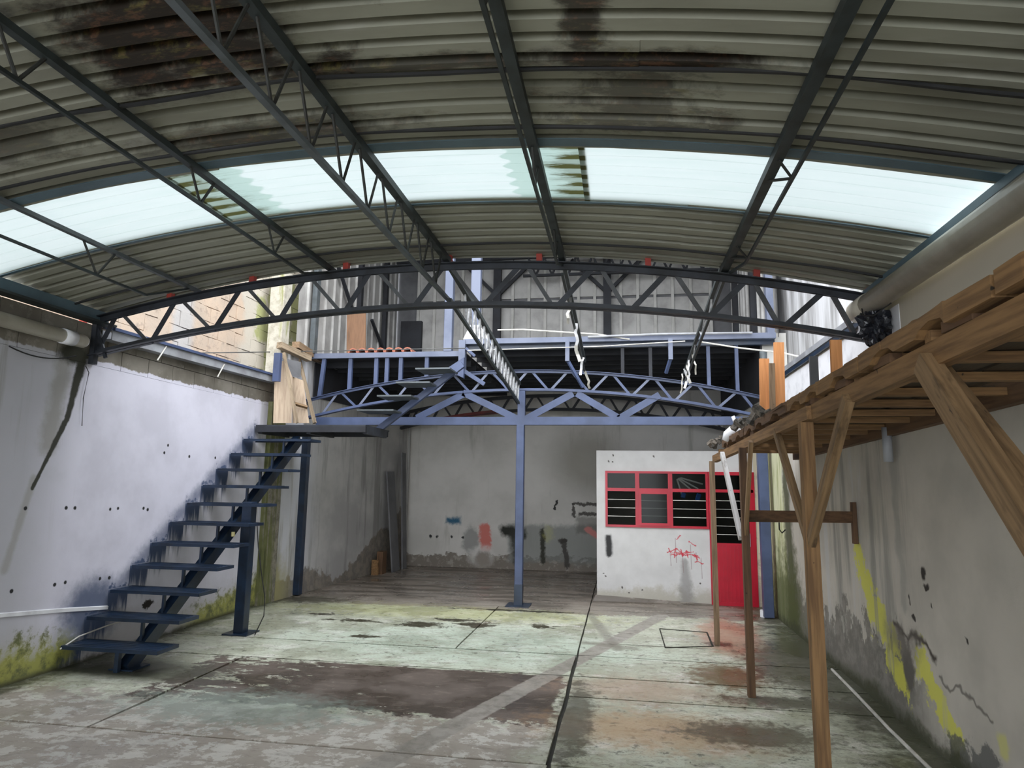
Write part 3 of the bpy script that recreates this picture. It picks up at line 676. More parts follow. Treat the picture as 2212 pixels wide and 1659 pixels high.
# skylight sheets; dimmer strips of doubled sheet are painted into the colour
sk = [(-5.12, -2.98, 0.0), (-3.02, -0.20, 0.008), (-0.24, 2.10, 0.0)]
for x0, x1, dz in sk:
    sheet(x0, x1, 3.60, 4.60, 0.034 + dz, 0.034 + dz, 'skylight_or_added_sheet', 'skylight', roof, dep=0.003, wob=0.0)
    sheet(x0, x1, -1.40, -0.35, 0.034 + dz, 0.034 + dz, 'skylight_or_added_sheet', 'skylight', roof, dep=0.003, wob=0.0)  # unseen strip behind the camera, added to brighten the near floor and wall
# flashing along the near edge of the skylight
def arcpts(y, dz, x0=-5.1, x1=2.08, n=28): return [(x, y, ZR(x) + dz) for x in np.linspace(x0, x1, n)]
MB().sweep(arcpts(3.64, -0.018), rect(0.085, 0.006)).build('flashing', 'flash', roof)
MB().sweep(arcpts(4.535, 0.004), rect(0.03, 0.006)).build('flashing', 'flash', roof)
for yl, wv_ in ((2.912, 0.012), (3.442, 0.006), (5.272, 0.006)):  # dark strips, added to draw the shadow line of the laps
    rr = random.Random(int(yl * 10)); ph = rr.random() * 6
    MB().sweep([(x, yl + wv_ * math.sin(x * 3.1 + ph), ZR(x) - 0.036 + wv_ * 0.5 * math.sin(x * 4.7 + ph)) for x in np.linspace(-5.1, 2.08, 60)], rect(0.016, 0.016)).build('lap_shadow_strip', 'cable', roof)
# eave beams on both sides
for s, x in ((-1, LX + 0.03), (1, RX - 0.04)):
    e = thing('eave_beam', (x, 2, 3.2), 'blue grey steel eave beam above the %s' % ('weathered white plaster wall with the blue staircase' if s < 0 else 'beige wall beside the timber platform'), 'beam')
    MB().beam((x, -4, 3.26), (x, 5.70, 3.26), 0.07, 0.13).build('web', 'flash', e)
    MB().beam((x - s * 0.05, -4, 3.20), (x - s * 0.05, 5.72, 3.20), 0.13, 0.02).build('flange', 'joist', e)

# ------------------------------------------------------------------ roof joists
def joist(name, x, top, bot, y0, y1, yb0, yb1, cw, ch, bw, bh, webs, label, mt='joist', mbm='joist', mw='rod', rr=0.009, zfun=None, bend=True, bx=0.0):
    j = thing(name, (x, (y0 + y1) / 2, bot), label, 'roof joist')
    zt = zfun or (lambda yy: top); off = bot - top
    MB().beam((x, y0, zt(y0)), (x, y1, zt(y1)), cw, ch).build('top_chord', mt, j)
    pts = [(x + bx, yb0, zt(yb0) + off), (x + bx, yb1, zt(yb1) + off)]
    if bend: pts = pts + [(x, min(y1, yb1 + 0.55), zt(min(y1, yb1 + 0.55)) - ch / 2)]
    MB().sweep(pts, rect(bw, bh)).build('bottom_chord', mbm, j)
    for wbs in webs:
        (ya, za), (yc, zc) = wbs[:2]
        MB().tube([(x + (bx if za == 0 else 0), ya, zt(ya) + (off if za == 0 else -ch / 2)), (x + (bx if zc == 0 else 0), yc, zt(yc) + (off if zc == 0 else -ch / 2))], rr, 6).build('web_rod', mw, j)
    return j
def vee(y, d=0.16): return [((y - d, 1), (y, 0)), ((y, 0), (y + d, 1))]
joist('roof_joist', -4.0, ZR(-4.0) - 0.04, 3.27, -3.2, 5.72, -3.2, 4.95, 0.040, 0.030, 0.018, 0.018, sum([vee(q) for q in (-1.1, 0.4, 2.0, 3.2, 4.40)], []), 'thin dark roof joist with scattered V braces, nearest the left wall', mt='joist_grey')
joist('roof_joist', -2.65, ZR(-2.65) - 0.045, 3.46, -3.2, 5.72, -3.2, 5.1, 0.045, 0.040, 0.020, 0.020, sum([vee(q, 0.12) for q in (-1.2, 0.2, 1.4, 2.35, 3.68, 4.62)], []), 'dark roof joist second from the left wall, thin rod bottom chord')
cw = []
for k in range(22):
    ya = -3.0 + k * 0.385
    cw += [((ya, 1), (ya + 0.17, 0)), ((ya + 0.17, 0), (ya + 0.31, 1))]
cw = [w_ for w_ in cw if w_[1][0] < 5.5]
joist('roof_joist', -1.53, ZR(-1.53) - 0.05, 3.36, -3.2, 5.75, -3.2, 5.72, 0.055, 0.050, 0.036, 0.026, cw, 'deep lattice roof joist with a heavy grey bottom chord, left of centre', mbm='joist_grey', bend=False)
joist('roof_joist', -0.49, ZR(-0.49) - 0.05, 3.47, -3.2, 5.75, -3.2, 5.15, 0.055, 0.05, 0.020, 0.020, sum([vee(q, 0.13) for q in (-0.8, 0.8, 2.2, 3.72, 5.0)], []), 'dark roof joist right of centre with a knotty thin rod beneath')
je = joist('roof_joist', 0.87, ZR(0.87) - 0.05, 3.44, -3.2, 5.75, -3.2, 5.2, 0.060, 0.05, 0.020, 0.020, sum([vee(q, 0.13) for q in (-0.8, 0.8, 2.2, 3.75, 5.1)], []), 'dark roof joist nearest the timber platform with a thin double rod', bx=0.10)
# broken joists running on from the front truss down to the blue truss
def tilt(x, z0, z1, y1, dep, cwid, webs, label, mw, rr, mt='joist'):
    zf = lambda yy: z0 + (z1 - z0) * (yy - 5.62) / (BY - 5.62)
    return joist('hanging_joist', x, z0, z0 - dep, 5.62, y1, 5.62, y1 - 0.05, cwid, cwid, cwid * 0.7, cwid * 0.7, webs, label, mt=mt, mbm=mt, mw=mw, rr=rr, zfun=zf, bend=False)
ws = []
for k in range(15):
    ya = 6.2 + k * 0.24
    ws += [((ya, 1), (ya + 0.10, 0)), ((ya + 0.12, 0), (ya + 0.22, 1))]
tilt(-1.5, 3.64, 3.22, BY - 0.02, 0.30, 0.045, ws, 'sloping open joist with pale zinc webs running to the blue truss', 'zinc', 0.010)
j1 = tilt(-0.49, 3.70, 3.42, 9.3, 0.16, 0.035, [((6.6, 1), (6.75, 0)), ((7.6, 1), (7.75, 0))], 'sloping joist with torn wrapping hanging over the centre of the deck', 'wire', 0.008)
j2 = tilt(0.87, 3.58, 3.22, 9.3, 0.14, 0.035, [((6.4, 1), (6.6, 0)), ((6.6, 0), (6.8, 1)), ((7.0, 1), (7.2, 0)), ((7.2, 0), (7.4, 1)), ((7.9, 1), (8.1, 0))], 'sloping joist with pale torn wrapping hanging on the right', 'zinc', 0.008)
def shred(x, ys, z, n, L, parent, seed):
    rnd = random.Random(seed)
    for k in range(n):
        ya = ys[0] + (ys[1] - ys[0]) * k / max(1, n - 1)
        pts = [Vector((x + rnd.uniform(-0.03, 0.03), ya, z(ya)))]
        for s_ in range(5): pts.append(pts[-1] + Vector((rnd.uniform(-0.02, 0.02), rnd.uniform(-0.03, 0.05), -L / 5)))
        MB().sweep(pts, rect(0.035 * rnd.uniform(0.5, 1.2), 0.006), up=(0.2, 1, 0)).build('torn_strip', 'white_pl' if k % 2 else 'hose', parent)
shred(-0.49, (6.5, 9.2), lambda yy: 3.62 - (yy - 5.6) * 0.09, 5, 0.22, j1, 3)
shred(0.87, (8.3, 9.3), lambda yy: 3.36 - (yy - 8.3) * 0.10, 5, 0.26, j2, 5)

# ------------------------------------------------------------------ arched trusses
def truss(name, y, label, x0, x1, ztop, zbot, topn, botn, ct, cb, mats, wsz, base):
    t = thing(name, base, label, 'truss')
    xs = np.linspace(x0, x1, 30)
    def chord(nm, zf, sz, mt):
        o = None
        m = MB().sweep([(x, y - 0.008, zf(x)) for x in xs], ang(sz, 0.008, 1, -1 if nm == 'top_chord' else 1))
        m.sweep([(x, y + 0.008, zf(x)) for x in xs], ang(sz, 0.008, -1, -1 if nm == 'top_chord' else 1))
        return m.build(nm, mt, t)
    chord('top_chord', ztop, ct, mats[0]); chord('bottom_chord', zbot, cb, mats[1])
    T = topn; B = botn
    for k in range(len(T)):
        pt = Vector((T[k], y, ztop(T[k]) - 0.02))
        for q, wdt, mt in ((B[k], wsz[0], mats[2]), (B[k + 1] if k + 1 < len(B) else None, wsz[1], mats[3])):
            if q is None: continue
            pb = Vector((q, y, zbot(q) + 0.02))
            dx = 0.035 if pb.x > pt.x else -0.035
            MB().sweep([pt + Vector((dx, 0, 0)), pb - Vector((dx * 0.6, 0, 0))], ang(wdt, 0.007), up=(0, 1, 0)).build('web_member', mt, t)
    return t
ft = lambda x: 3.665 - 0.43 * ((x + 1.53) / 3.6) ** 2
fb = lambda x: 3.265 - 0.385 * ((x + 1.53) / 3.5) ** 2
YT = 5.60
T = [at(x, y, Y=YT).x for x, y in ((252, 690), (380, 655), (521, 632), (658, 617), (801, 602), (958, 593), (1124, 590), (1283, 592), (1443, 598), (1613, 613), (1781, 640))]
B = [at(x, y, Y=YT).x for x, y in ((196, 775), (317, 740), (453, 712), (594, 694), (734, 672), (883, 665), (1035, 660), (1193, 665), (1353, 671), (1521, 684), (1684, 705), (1853, 733))]
ftr = truss('arched_truss', YT, 'dark grey arched lattice truss spanning wall to wall in front of the mezzanine', LX, RX - 0.02, ft, fb, T, B, 0.056, 0.046, ('steel_dark', 'steel_dark', 'steel_dark', 'steel_lite'), (0.048, 0.034), (-1.5, YT, 2.88))
MB().span((LX, YT - 0.03, 2.80), (LX + 0.05, YT + 0.03, 3.27)).build('end_post', 'steel_dark', ftr)
MB().beam((LX + 0.02, YT, 3.2), (LX + 0.16, YT, 2.86), 0.03, 0.02, (0, 1, 0)).build('end_post', 'steel_dark', ftr)
for px, py in ((180, 682), (368, 640), (545, 610), (748, 575), (970, 572), (1165, 568), (1400, 576), (1635, 602), (1880, 632)):
    x = at(px, py, Y=5.66).x
    MB().span((x - 0.025, 5.64, ft(x) - 0.01), (x + 0.025, 5.69, ZR(x) + 0.02)).build('bracket', 'red', ftr, label='short red bracket between truss and roof edge')
# blue middle truss with flat tie beam
bt = lambda x: 3.435 - 0.45 * ((x + 1.45) / 3.55) ** 2
bb = lambda x: 3.115 - 0.42 * ((x + 1.45) / 3.45) ** 2
B2 = list(np.linspace(-4.70, 1.95, 12)); T2 = [(a + c) / 2 for a, c in zip(B2[:-1], B2[1:])]
btr = truss('arched_truss', BY, 'blue arched lattice truss on a flat tie beam under the mezzanine edge', -4.95, 2.02, bt, bb, T2, B2, 0.042, 0.042, ('blue', 'blue', 'blue_pale', 'blue'), (0.036, 0.036), (-1.5, BY, 2.6))
MB().span((-4.72, BY - 0.05, 2.60), (2.0, BY + 0.05, 2.72)).build('tie_beam', 'blue', btr)
def px2(x, y): return at(x, y, Y=BY - 0.03)
for p, q in (((900, 903), (1003, 851)), ((1000, 848), (1118, 905)), ((1136, 905), (1238, 850)), ((1246, 850), (1336, 903)), ((1336, 905), (1425, 853))):
    a, c = px2(*p), px2(*q)
    MB().beam(a, c, 0.02, 0.10, (0, 0, 1)).build('diagonal_brace', 'blue', btr)
MB().beam((-1.465, BY - 0.01, 2.70), (-1.465, BY - 0.01, 3.12), 0.11, 0.08, (0, 1, 0)).build('king_post', 'blue', btr)
# dark rear truss
rt = lambda x: 3.58 - 0.42 * ((x + 1.35) / 3.5) ** 2
rb_ = lambda x: 3.24 - 0.42 * ((x + 1.35) / 3.4) ** 2
B3 = list(np.linspace(-4.5, 1.95, 14)); T3 = [(a + c) / 2 for a, c in zip(B3[:-1], B3[1:])]
rtr = truss('arched_truss', 13.6, 'black arched lattice truss with a partly red chord before the back wall', -4.62, 2.02, rt, rb_, T3, B3, 0.06, 0.06, ('deck_steel_and_shade', 'deck_steel_and_shade', 'deck_steel_and_shade', 'deck_steel_and_shade'), (0.05, 0.04), (-1.35, 13.6, 2.8))
xs = np.linspace(-4.2, -2.5, 8)
MB().sweep([(x, 13.57, rb_(x) + 0.03) for x in xs], rect(0.02, 0.09)).build('red_flange', 'red_dark', rtr, label='faded red length of bottom chord')

# ------------------------------------------------------------------ blue columns
def column(x, y, w_, d_, h_, label, mat, plate=None):
    c_ = thing('steel_column', (x, y, 0), label, 'column')
    MB().span((x - w_ / 2, y - d_ / 2, 0.012), (x + w_ / 2, y + d_ / 2, h_)).build('shaft', mat, c_, bevel=0.006)
    if plate: MB().span((x - plate, y - plate, 0), (x + plate, y + plate, 0.014)).build('base_plate', 'blue_deep', c_)
    return c_
cc = column(-1.475, BY, 0.115, 0.115, 2.60, 'bright blue square steel column standing free in the middle of the floor', 'blue', 0.17)
MB().span((-1.475 - 0.06, BY - 0.06, 0.014), (-1.475 + 0.06, BY + 0.06, 0.30)).build('painted_foot', 'blue_deep', cc, label='darker blue repainted foot')
column(-4.93, 9.88, 0.17, 0.12, 2.60, 'dark navy steel column against the left wall behind the staircase', 'blue_deep')
column(1.93, 9.72, 0.13, 0.12, 2.62, 'navy steel column between the red door and the mossy right wall', 'blue')
p = at(1648, 1330, Z=0)
m = MB().tube([(p.x, p.y - 0.10, 0), (p.x, p.y - 0.10, 0.09)], 0.055, 12); m.build('paint_can', 'white_pl', label='small white tin at the foot of the navy column by the red door', cat='can')

# ------------------------------------------------------------------ mezzanine
mz = thing('mezzanine_deck', (-1.4, BY, 3.6), 'blue-edged steel mezzanine deck on two levels over the rear bay', 'mezzanine')
ZL, ZH = 3.70, 3.90
xl0, xl1 = -4.78, at(1003, 765, Y=BY - 0.05).x
MB().span((-4.95, BY - 0.05, ZL - 0.04), (xl1, BY + 0.02, ZL + 0.04)).build('edge_beam', 'blue_pale', mz)
MB().span((-4.98, BY + 0.02, ZL - 0.02), (xl1, YB, ZL + 0.03)).build('deck_sheet', 'deck_steel_and_shade', mz)
xr1 = 2.2
MB().span((xl1, BY - 0.08, ZH - 0.06), (xr1, BY + 0.02, ZH + 0.02)).build('edge_beam', 'blue_pale', mz)
MB().span((xl1, BY + 0.02, ZH - 0.13), (xr1, BY + 0.12, ZH - 0.06)).build('edge_beam', 'blue_deep', mz)
MB().span((xl1, BY + 0.02, ZH - 0.05), (xr1, YB, ZH)).build('deck_sheet', 'deck_steel_and_shade', mz)
MB().span((xl1 - 0.08, BY - 0.10, 3.42), (xl1 + 0.02, BY + 0.02, ZH)).build('corner_post', 'blue_pale', mz)
MB().beam((xl1 - 0.02, BY - 0.06, 3.44), (xl1 + 0.32, BY - 0.02, 3.22), 0.05, 0.06).build('knee_brace', 'blue', mz)
MB().beam((xl1 + 0.02, BY - 0.06, 3.78), (xl1 + 0.16, BY - 0.02, 3.66), 0.04, 0.04).build('knee_brace', 'blue', mz)
for px in (700, 757, 813, 836, 866, 922):
    x = at(px, 800, Y=BY).x
    dx = -0.05 if px == 700 else 0
    MB().beam((x, BY, ZL - 0.04), (x + dx, BY, bt(x + dx)), 0.06, 0.05, (0, 1, 0)).build('hanger_post', 'blue', mz)
for px in (1226, 1448):
    x = at(px, 760, Y=BY - 0.14).x
    MB().span((x - 0.03, BY - 0.20, 3.53), (x + 0.03, BY - 0.12, 3.84)).build('hanger_post', 'blue_pale', mz)
    MB().beam((x, BY - 0.16, 3.55), (x + (0.22 if px < 1300 else -0.06), BY - 0.02, 3.16 if px < 1300 else 3.36), 0.04, 0.04).build('knee_brace', 'blue', mz)
for px in (1345, 1405, 1530, 1591):
    x = at(px, 800, Y=BY + 0.1).x
    MB().span((x - 0.025, BY + 0.05, bt(x)), (x + 0.025, BY + 0.10, ZH - 0.13)).build('hanger_post', 'blue' if px > 1500 else 'deck_steel_and_shade', mz)
for k in range(9):
    yy = BY + 0.4 + k * 0.43
    MB().span((-4.8, yy, ZL - 0.12), (xl1, yy + 0.05, ZL - 0.02)).build('deck_joist', 'deck_steel_and_shade', mz)
    MB().span((xl1, yy, ZH - 0.17), (xr1, yy + 0.05, ZH - 0.05)).build('deck_joist', 'deck_steel_and_shade', mz)
# thin conduits lying along the deck edge
m = MB().tube([at(1075, 713, Y=BY - 0.1), at(1130, 712, Y=BY - 0.1), at(1290, 722, Y=BY - 0.1), at(1360, 733, Y=BY - 0.1)], 0.012, 6)
m.build('conduit', 'hose', label='thin pale conduit sagging above the mezzanine edge', cat='pipe')
m = MB().tube([at(1270, 728, Y=BY - 0.13), at(1420, 722, Y=BY - 0.13), at(1625, 719, Y=BY - 0.13)], 0.018, 8)
m.build('conduit', 'gutter', label='pale blue pipe lying along the right half of the mezzanine edge', cat='pipe')
m = MB().tube([at(1510, 738, Y=BY - 0.1), at(1600, 752, Y=BY - 0.4), at(1690, 762, Y=9.2), at(1760, 778, Y=8.9)], 0.012, 6)
m.build('rope', 'hose', label='pale rope slung from the mezzanine edge to the right wall', cat='rope')

# upper storey
def corr(p0, p1, z0, z1, pitch, dep, nrm, name, mat, parent, thick=True):
    p0 = Vector(p0); p1 = Vector(p1); L = (p1 - p0).length; d = (p1 - p0) / L; nrm = Vector(nrm)
    prof = []; t = 0
    while t < L - 1e-6:
        for a, h in ((0, 0), (0.84, 0), (0.87, 1), (0.95, 1)):
            if t + a * pitch <= L: prof.append((t + a * pitch, h))
        t += pitch
    prof.append((L, 0))
    vs = []
    for s_, h in prof:
        q = p0 + d * s_ + nrm * dep * h
        vs += [(q.x, q.y, z0), (q.x, q.y, z1)]
    m = MB().add(vs, [(2 * i, 2 * i + 2, 2 * i + 3, 2 * i + 1) for i in range(len(prof) - 1)])
    return m.build(name, mat, parent)
ul = thing('wall_upper_left', (-4.9, 11.6, 3.7), kind='structure')
yy = 9.38; k = 0
while yy < 13.8:
    ye = min(yy + 0.62, 13.86)
    corr((-4.92 + 0.012 * (k % 2), yy, 0), (-4.92 + 0.012 * (k % 2), ye + 0.02, 0), 3.74, 6.6, 0.31, 0.035, (1, 0, 0), 'cladding_panel', 'tin', ul); yy = ye; k += 1
for yy in (9.75, 11.55, 12.9):
    MB().span((-4.88, yy, 3.74), (-4.80, yy + 0.11, 6.5)).build('stud', 'joist_grey' if yy < 10 else 'deck_steel_and_shade', ul)
MB().beam((-4.83, 12.2, 4.9), (-4.83, 13.6, 4.0), 0.05, 0.05).build('brace', 'deck_steel_and_shade', ul)
MB().beam((-4.83, 10.0, 5.9), (-4.83, 11.3, 4.8), 0.05, 0.05).build('brace', 'deck_steel_and_shade', ul)
MB().beam((-4.88, 9.30, 3.78), (-4.88, 10.1, 3.70), 0.12, 0.10).build('sill_timber', 'wood_gr_y', ul)
ur = thing('wall_upper_right', (2.3, 11.6, 3.7), kind='structure')
yy = 9.95; k = 0
while yy < 13.8:
    ye = min(yy + 0.62, 13.86)
    corr((2.28 - 0.012 * (k % 2), yy, 0), (2.28 - 0.012 * (k % 2), ye + 0.02, 0), 3.9, 6.6, 0.31, 0.035, (-1, 0, 0), 'cladding_panel', 'tin', ur); yy = ye; k += 1
for yy in (11.3, 13.0):
    MB().span((2.16, yy, 3.9), (2.26, yy + 0.1, 6.5)).build('stud', 'deck_steel_and_shade', ur)
MB().span((2.10, BY - 0.02, 3.9), (2.20, BY + 0.1, 6.2)).build('stud', 'blue_pale', ur)
ub = MB().span((-5.0, 13.9, 3.70), (2.4, 14.0, 6.75)).build('wall_upper_back', 'greyboard', kind='structure')
xs = [at(px, 680, Y=13.9).x for px in (905, 940, 965, 1000, 1040, 1108, 1143, 1178, 1213, 1250, 1285, 1341, 1378, 1415, 1453, 1492, 1535)]
for a, c in zip(xs[:-1], xs[1:]):
    for z0, z1 in ((3.9, 5.66), (5.72, 6.7)):
        MB().span((a + 0.012, 13.865, z0), (c - 0.012, 13.905, z1)).build('panel', 'tin', ub)
for x in xs:
    MB().span((x - 0.03, 13.82, 3.9), (x + 0.03, 13.866, 6.4)).build('batten', 'batten', ub)
for px in (1075, 1312):
    x = at(px, 680, Y=13.8).x
    MB().span((x - 0.08, 13.66, 3.9), (x + 0.08, 13.80, 6.6)).build('dark_post', 'deck_steel_and_shade', ub, label='dark steel post')
    for s in (-1, 1):
        MB().beam((x, 13.73, 5.75), (x + s * 0.75, 13.73, 6.5), 0.07, 0.07, (0, 1, 0)).build('knee_brace', 'deck_steel_and_shade', ub)
MB().span((at(868, 700, Y=13.8).x, 13.74, 3.9), (at(912, 700, Y=13.8).x, 13.85, 5.25)).build('dark_door', 'deck_steel_and_shade', ub, label='dark brown door leaf')
uc = MB().span((-5.1, 9.6, 6.60), (2.4, 14.1, 6.68)).build('ceiling_upper', 'deck_steel_and_shade', kind='structure')
uf = thing('upper_roof_truss', (-1.3, 13.4, 6.0), 'small dark lattice truss high under the upper storey roof', 'truss')
MB().span((-4.8, 13.40, 6.46), (2.2, 13.46, 6.52)).build('top_chord', 'deck_steel_and_shade', uf)
MB().span((-2.0, 13.40, 6.06), (2.2, 13.46, 6.11)).build('bottom_chord', 'deck_steel_and_shade', uf)
for k in range(12):
    x = -1.9 + k * 0.34
    MB().beam((x, 13.43, 6.48), (x + 0.17, 13.43, 6.09), 0.04, 0.04, (0, 1, 0)).build('web_member', 'deck_steel_and_shade', uf)
    MB().beam((x + 0.17, 13.43, 6.09), (x + 0.34, 13.43, 6.48), 0.04, 0.04, (0, 1, 0)).build('web_member', 'deck_steel_and_shade', uf)
# two pale blue posts of the upper storey
p = at(968, 762, Y=BY)
pa = MB().span((p.x - 0.065, BY - 0.06, ZL + 0.04), (p.x + 0.065, BY + 0.06, 6.6)).build('steel_post', 'blue_pale', bevel=0.006, label='pale blue post rising from the lower mezzanine level', cat='post')
p = at(1026, 740, Y=BY - 0.02)
pb = thing('steel_post', (p.x, BY, ZH + 0.02), 'wider pale blue post with a flared foot at the corner of the raised deck', 'post')
MB().span((p.x - 0.075, BY - 0.06, ZH + 0.02), (p.x + 0.075, BY + 0.06, 6.6)).build('shaft', 'blue_pale', pb, bevel=0.006)
MB().add([(p.x - 0.18, BY - 0.06, ZH + 0.02), (p.x + 0.22, BY - 0.06, ZH + 0.02), (p.x + 0.075, BY - 0.06, ZH + 0.24), (p.x - 0.075, BY - 0.06, ZH + 0.24),
          (p.x - 0.18, BY - 0.05, ZH + 0.02), (p.x + 0.22, BY - 0.05, ZH + 0.02), (p.x + 0.075, BY - 0.05, ZH + 0.24), (p.x - 0.075, BY - 0.05, ZH + 0.24)],
         [(0, 1, 2, 3), (4, 5, 6, 7), (0, 1, 5, 4), (1, 2, 6, 5), (2, 3, 7, 6), (3, 0, 4, 7)]).build('gusset', 'white_pl', pb)
# fascia of the upper roof, rusty red
MB().span((-2.5, 9.55, 6.48), (2.3, 9.60, 6.62)).build('roof_fascia', 'red', label='thin rusty red fascia of the upper storey roof', cat='fascia')
# leaning chipboard and a row of roof tiles on the deck
a = at(742, 690, Y=10.4)
m = MB(); R3 = Euler((math.radians(-6), math.radians(-5), 0)).to_matrix()
c3 = at(770, 712, Y=10.3)
m.box((c3.x, 10.3, 4.19), (0.33, 0.02, 0.86), R3).build('chipboard_sheet', 'chip', label='brown chipboard sheet leaning on the cladding above the terracotta tiles', cat='board')
for k in range(7):
    px = 765 + k * 19.5
    x = at(px, 748, Y=BY).x; m = MB(); n = 7; vs = []
    for yy in (BY - 0.045, BY + 0.3):
        for rr in (0.078, 0.058):
            for i in range(n):
                a_ = math.pi * i / (n - 1)
                vs.append((x + rr * math.cos(a_), yy, ZL + 0.042 + rr * math.sin(a_)))
    fs = []
    for i in range(n - 1):
        fs += [(i, i + 1, 2 * n + i + 1, 2 * n + i), (n + i, n + i + 1, 3 * n + i + 1, 3 * n + i), (i, i + 1, n + i + 1, n + i), (2 * n + i, 2 * n + i + 1, 3 * n + i + 1, 3 * n + i)]
    fs += [(0, n, 3 * n, 2 * n), (n - 1, 2 * n - 1, 4 * n - 1, 3 * n - 1)]
    lab = 'terracotta barrel roof tile in the row on the lower mezzanine edge' if 0 < k < 6 else 'leftmost terracotta roof tile in the row, below the chipboard' if k == 0 else 'rightmost terracotta roof tile in the row on the lower mezzanine edge'
    m.add(vs, fs).build('roof_tile', 'terracotta', label=lab, cat='roof tile', group='terracotta tiles on the mezzanine edge')

# ------------------------------------------------------------------ staircase
RISE, RUN, Y0 = 0.207, 0.272, 5.60
XS = -4.47
st = thing('staircase', (XS, 5.6, 0), 'deep blue open-riser steel staircase climbing along the left wall', 'staircase')
for i in range(11):
    z = RISE * (i + 1); yy = Y0 + RUN * i
    w1 = -4.06 - (0.0 if i < 7 else 0)
    t = MB()
    t.span((LX + 0.02, yy, z - 0.012), (w1, yy + 0.30, z))
    t.span((LX + 0.02, yy, z - 0.032), (w1, yy + 0.006, z - 0.010))
    t.span((LX + 0.02, yy + 0.294, z - 0.032), (w1, yy + 0.30, z - 0.010))
    t.span((w1 - 0.006, yy, z - 0.032), (w1, yy + 0.30, z - 0.010))
    tr_ = t.build('tread', 'blue_deep', st)
    g = MB()
    for k in range(5): g.span((LX + 0.06, yy + 0.035 + k * 0.055, z), (w1 - 0.04, yy + 0.047 + k * 0.055, z + 0.003))
    g.build('grip_ridges', 'blue_deep', tr_)
    yc = yy + 0.19
    zs = (yc - 5.80) * RISE / RUN + 0.03
    if i == 0: MB().span((XS - 0.02, yy + 0.02, 0.0), (XS + 0.02, yy + 0.06, z - 0.012)).build('tread_support', 'blue_deep', st)
    else: MB().span((XS - 0.012, yc - 0.15, max(0, zs - 0.12)), (XS + 0.012, yc - 0.12, z - 0.012)).build('tread_support', 'blue_deep', st)
MB().beam((XS, 5.74, -0.005), (XS, 8.75, (8.75 - 5.74) * RISE / RUN), 0.10, 0.13).build('stringer', 'blue_deep', st)
MB().span((XS - 0.12, 5.68, 0), (XS + 0.12, 5.92, 0.012)).build('base_plate', 'blue_deep', st)
# prop under mid flight
pc = thing('stair_prop', (-4.28, 7.32, 0), 'navy steel prop on a square plate under the middle of the staircase', 'post')
MB().span((-4.345, 7.26, 0.012), (-4.225, 7.38, 1.47)).build('shaft', 'blue_deep', pc, bevel=0.005)
MB().span((-4.43, 7.18, 0), (-4.13, 7.46, 0.014)).build('base_plate', 'blue_deep', pc)
# landing
ZP = 2.49
ld = thing('stair_landing', (-4.2, 9.0, ZP), 'dark steel landing between the lower and upper stair flights', 'landing')
MB().span((LX + 0.02, 8.60, ZP - 0.02), (-3.42, 9.55, ZP)).build('platform_plate', 'steel_dark', ld)
for yy in (8.60, 9.45): MB().span((LX + 0.02, yy, ZP - 0.10), (-3.42, yy + 0.06, ZP - 0.02)).build('frame_beam', 'deck_steel_and_shade', ld)
for x in (-5.02, -4.3, -3.48): MB().span((x, 8.66, ZP - 0.12), (x + 0.06, 9.45, ZP - 0.02)).build('frame_beam', 'steel_dark', ld)
# upper flight
uf2 = thing('staircase', (-3.3, 9.2, ZP), 'short blue upper stair flight from the landing to the mezzanine', 'staircase')
s0 = at(815, 930, Y=9.35); s1 = at(1000, 787, Y=9.35)
MB().beam((s0.x, 9.35, s0.z), (s1.x, 9.35, s1.z), 0.07, 0.09).build('stringer', 'blue', uf2)
for k, (pa_, pb_, py) in enumerate(((771, 835, 884), (814, 873, 853), (855, 913, 824), (897, 957, 794))):
    z = at((pa_ + pb_) / 2, py, Y=8.95).z
    xa, xb = at(pa_, py, Y=8.95).x, at(pb_, py, Y=8.95).x
    tr_ = MB().span((xa, 8.95, z - 0.022), (xb + 0.10, 9.42, z)).build('tread', 'joist_grey', uf2)
    for xx in (xb + 0.0, xb + 0.075):
        zs_ = s0.z + (s1.z - s0.z) * (xx - s0.x) / (s1.x - s0.x)
        MB().span((xx, 9.33, min(zs_, z - 0.05)), (xx + 0.018, 9.35, z - 0.015)).build('tread_support', 'blue_pale', uf2)
MB().add([(-2.62, 9.70, 3.44), (-2.34, 9.70, 3.62), (-2.34, 9.70, 3.30), (-2.62, 9.78, 3.44), (-2.34, 9.78, 3.62), (-2.34, 9.78, 3.30)], [(0, 1, 2), (3, 4, 5), (0, 1, 4, 3), (1, 2, 5, 4), (0, 2, 5, 3)]).build('top_gusset', 'blue', uf2)
# things standing on the landing
def plankthing(name, p, q, w_, t_, mat, label, cat, up=(0, 1, 0), group=None):
    return stick(name, p, q, w_, t_, 'stick_pale' if 'gr' in mat else 'stick', None, label=label, cat=cat, group=group)
plankthing('batten', at(680, 914, Y=9.40), at(645, 770, Y=9.62), 0.045, 0.045, 'wood_gr_z', 'long pale batten leaning at the right end of the landing', 'batten')
plankthing('batten', at(642, 914, Y=8.80), at(613, 762, Y=8.84), 0.04, 0.03, 'wood_gr_z', 'thin pale batten leaning in front of the plywood on the landing', 'batten')
q5 = [(590, 914, 8.72), (630, 914, 8.95), (632, 815, 9.0), (618, 780, 8.9), (594, 780, 8.76)]
m = MB().add([at(x, y, Y=yy) for x, y, yy in q5] + [at(x, y, Y=yy + 0.03) for x, y, yy in q5],
             [(0, 1, 2, 3, 4), (9, 8, 7, 6, 5), (0, 1, 6, 5), (1, 2, 7, 6), (2, 3, 8, 7), (3, 4, 9, 8), (4, 0, 5, 9)])
m.build('plywood_offcut', 'ply', label='beige plywood offcut leaning on the wall above the landing', cat='board')
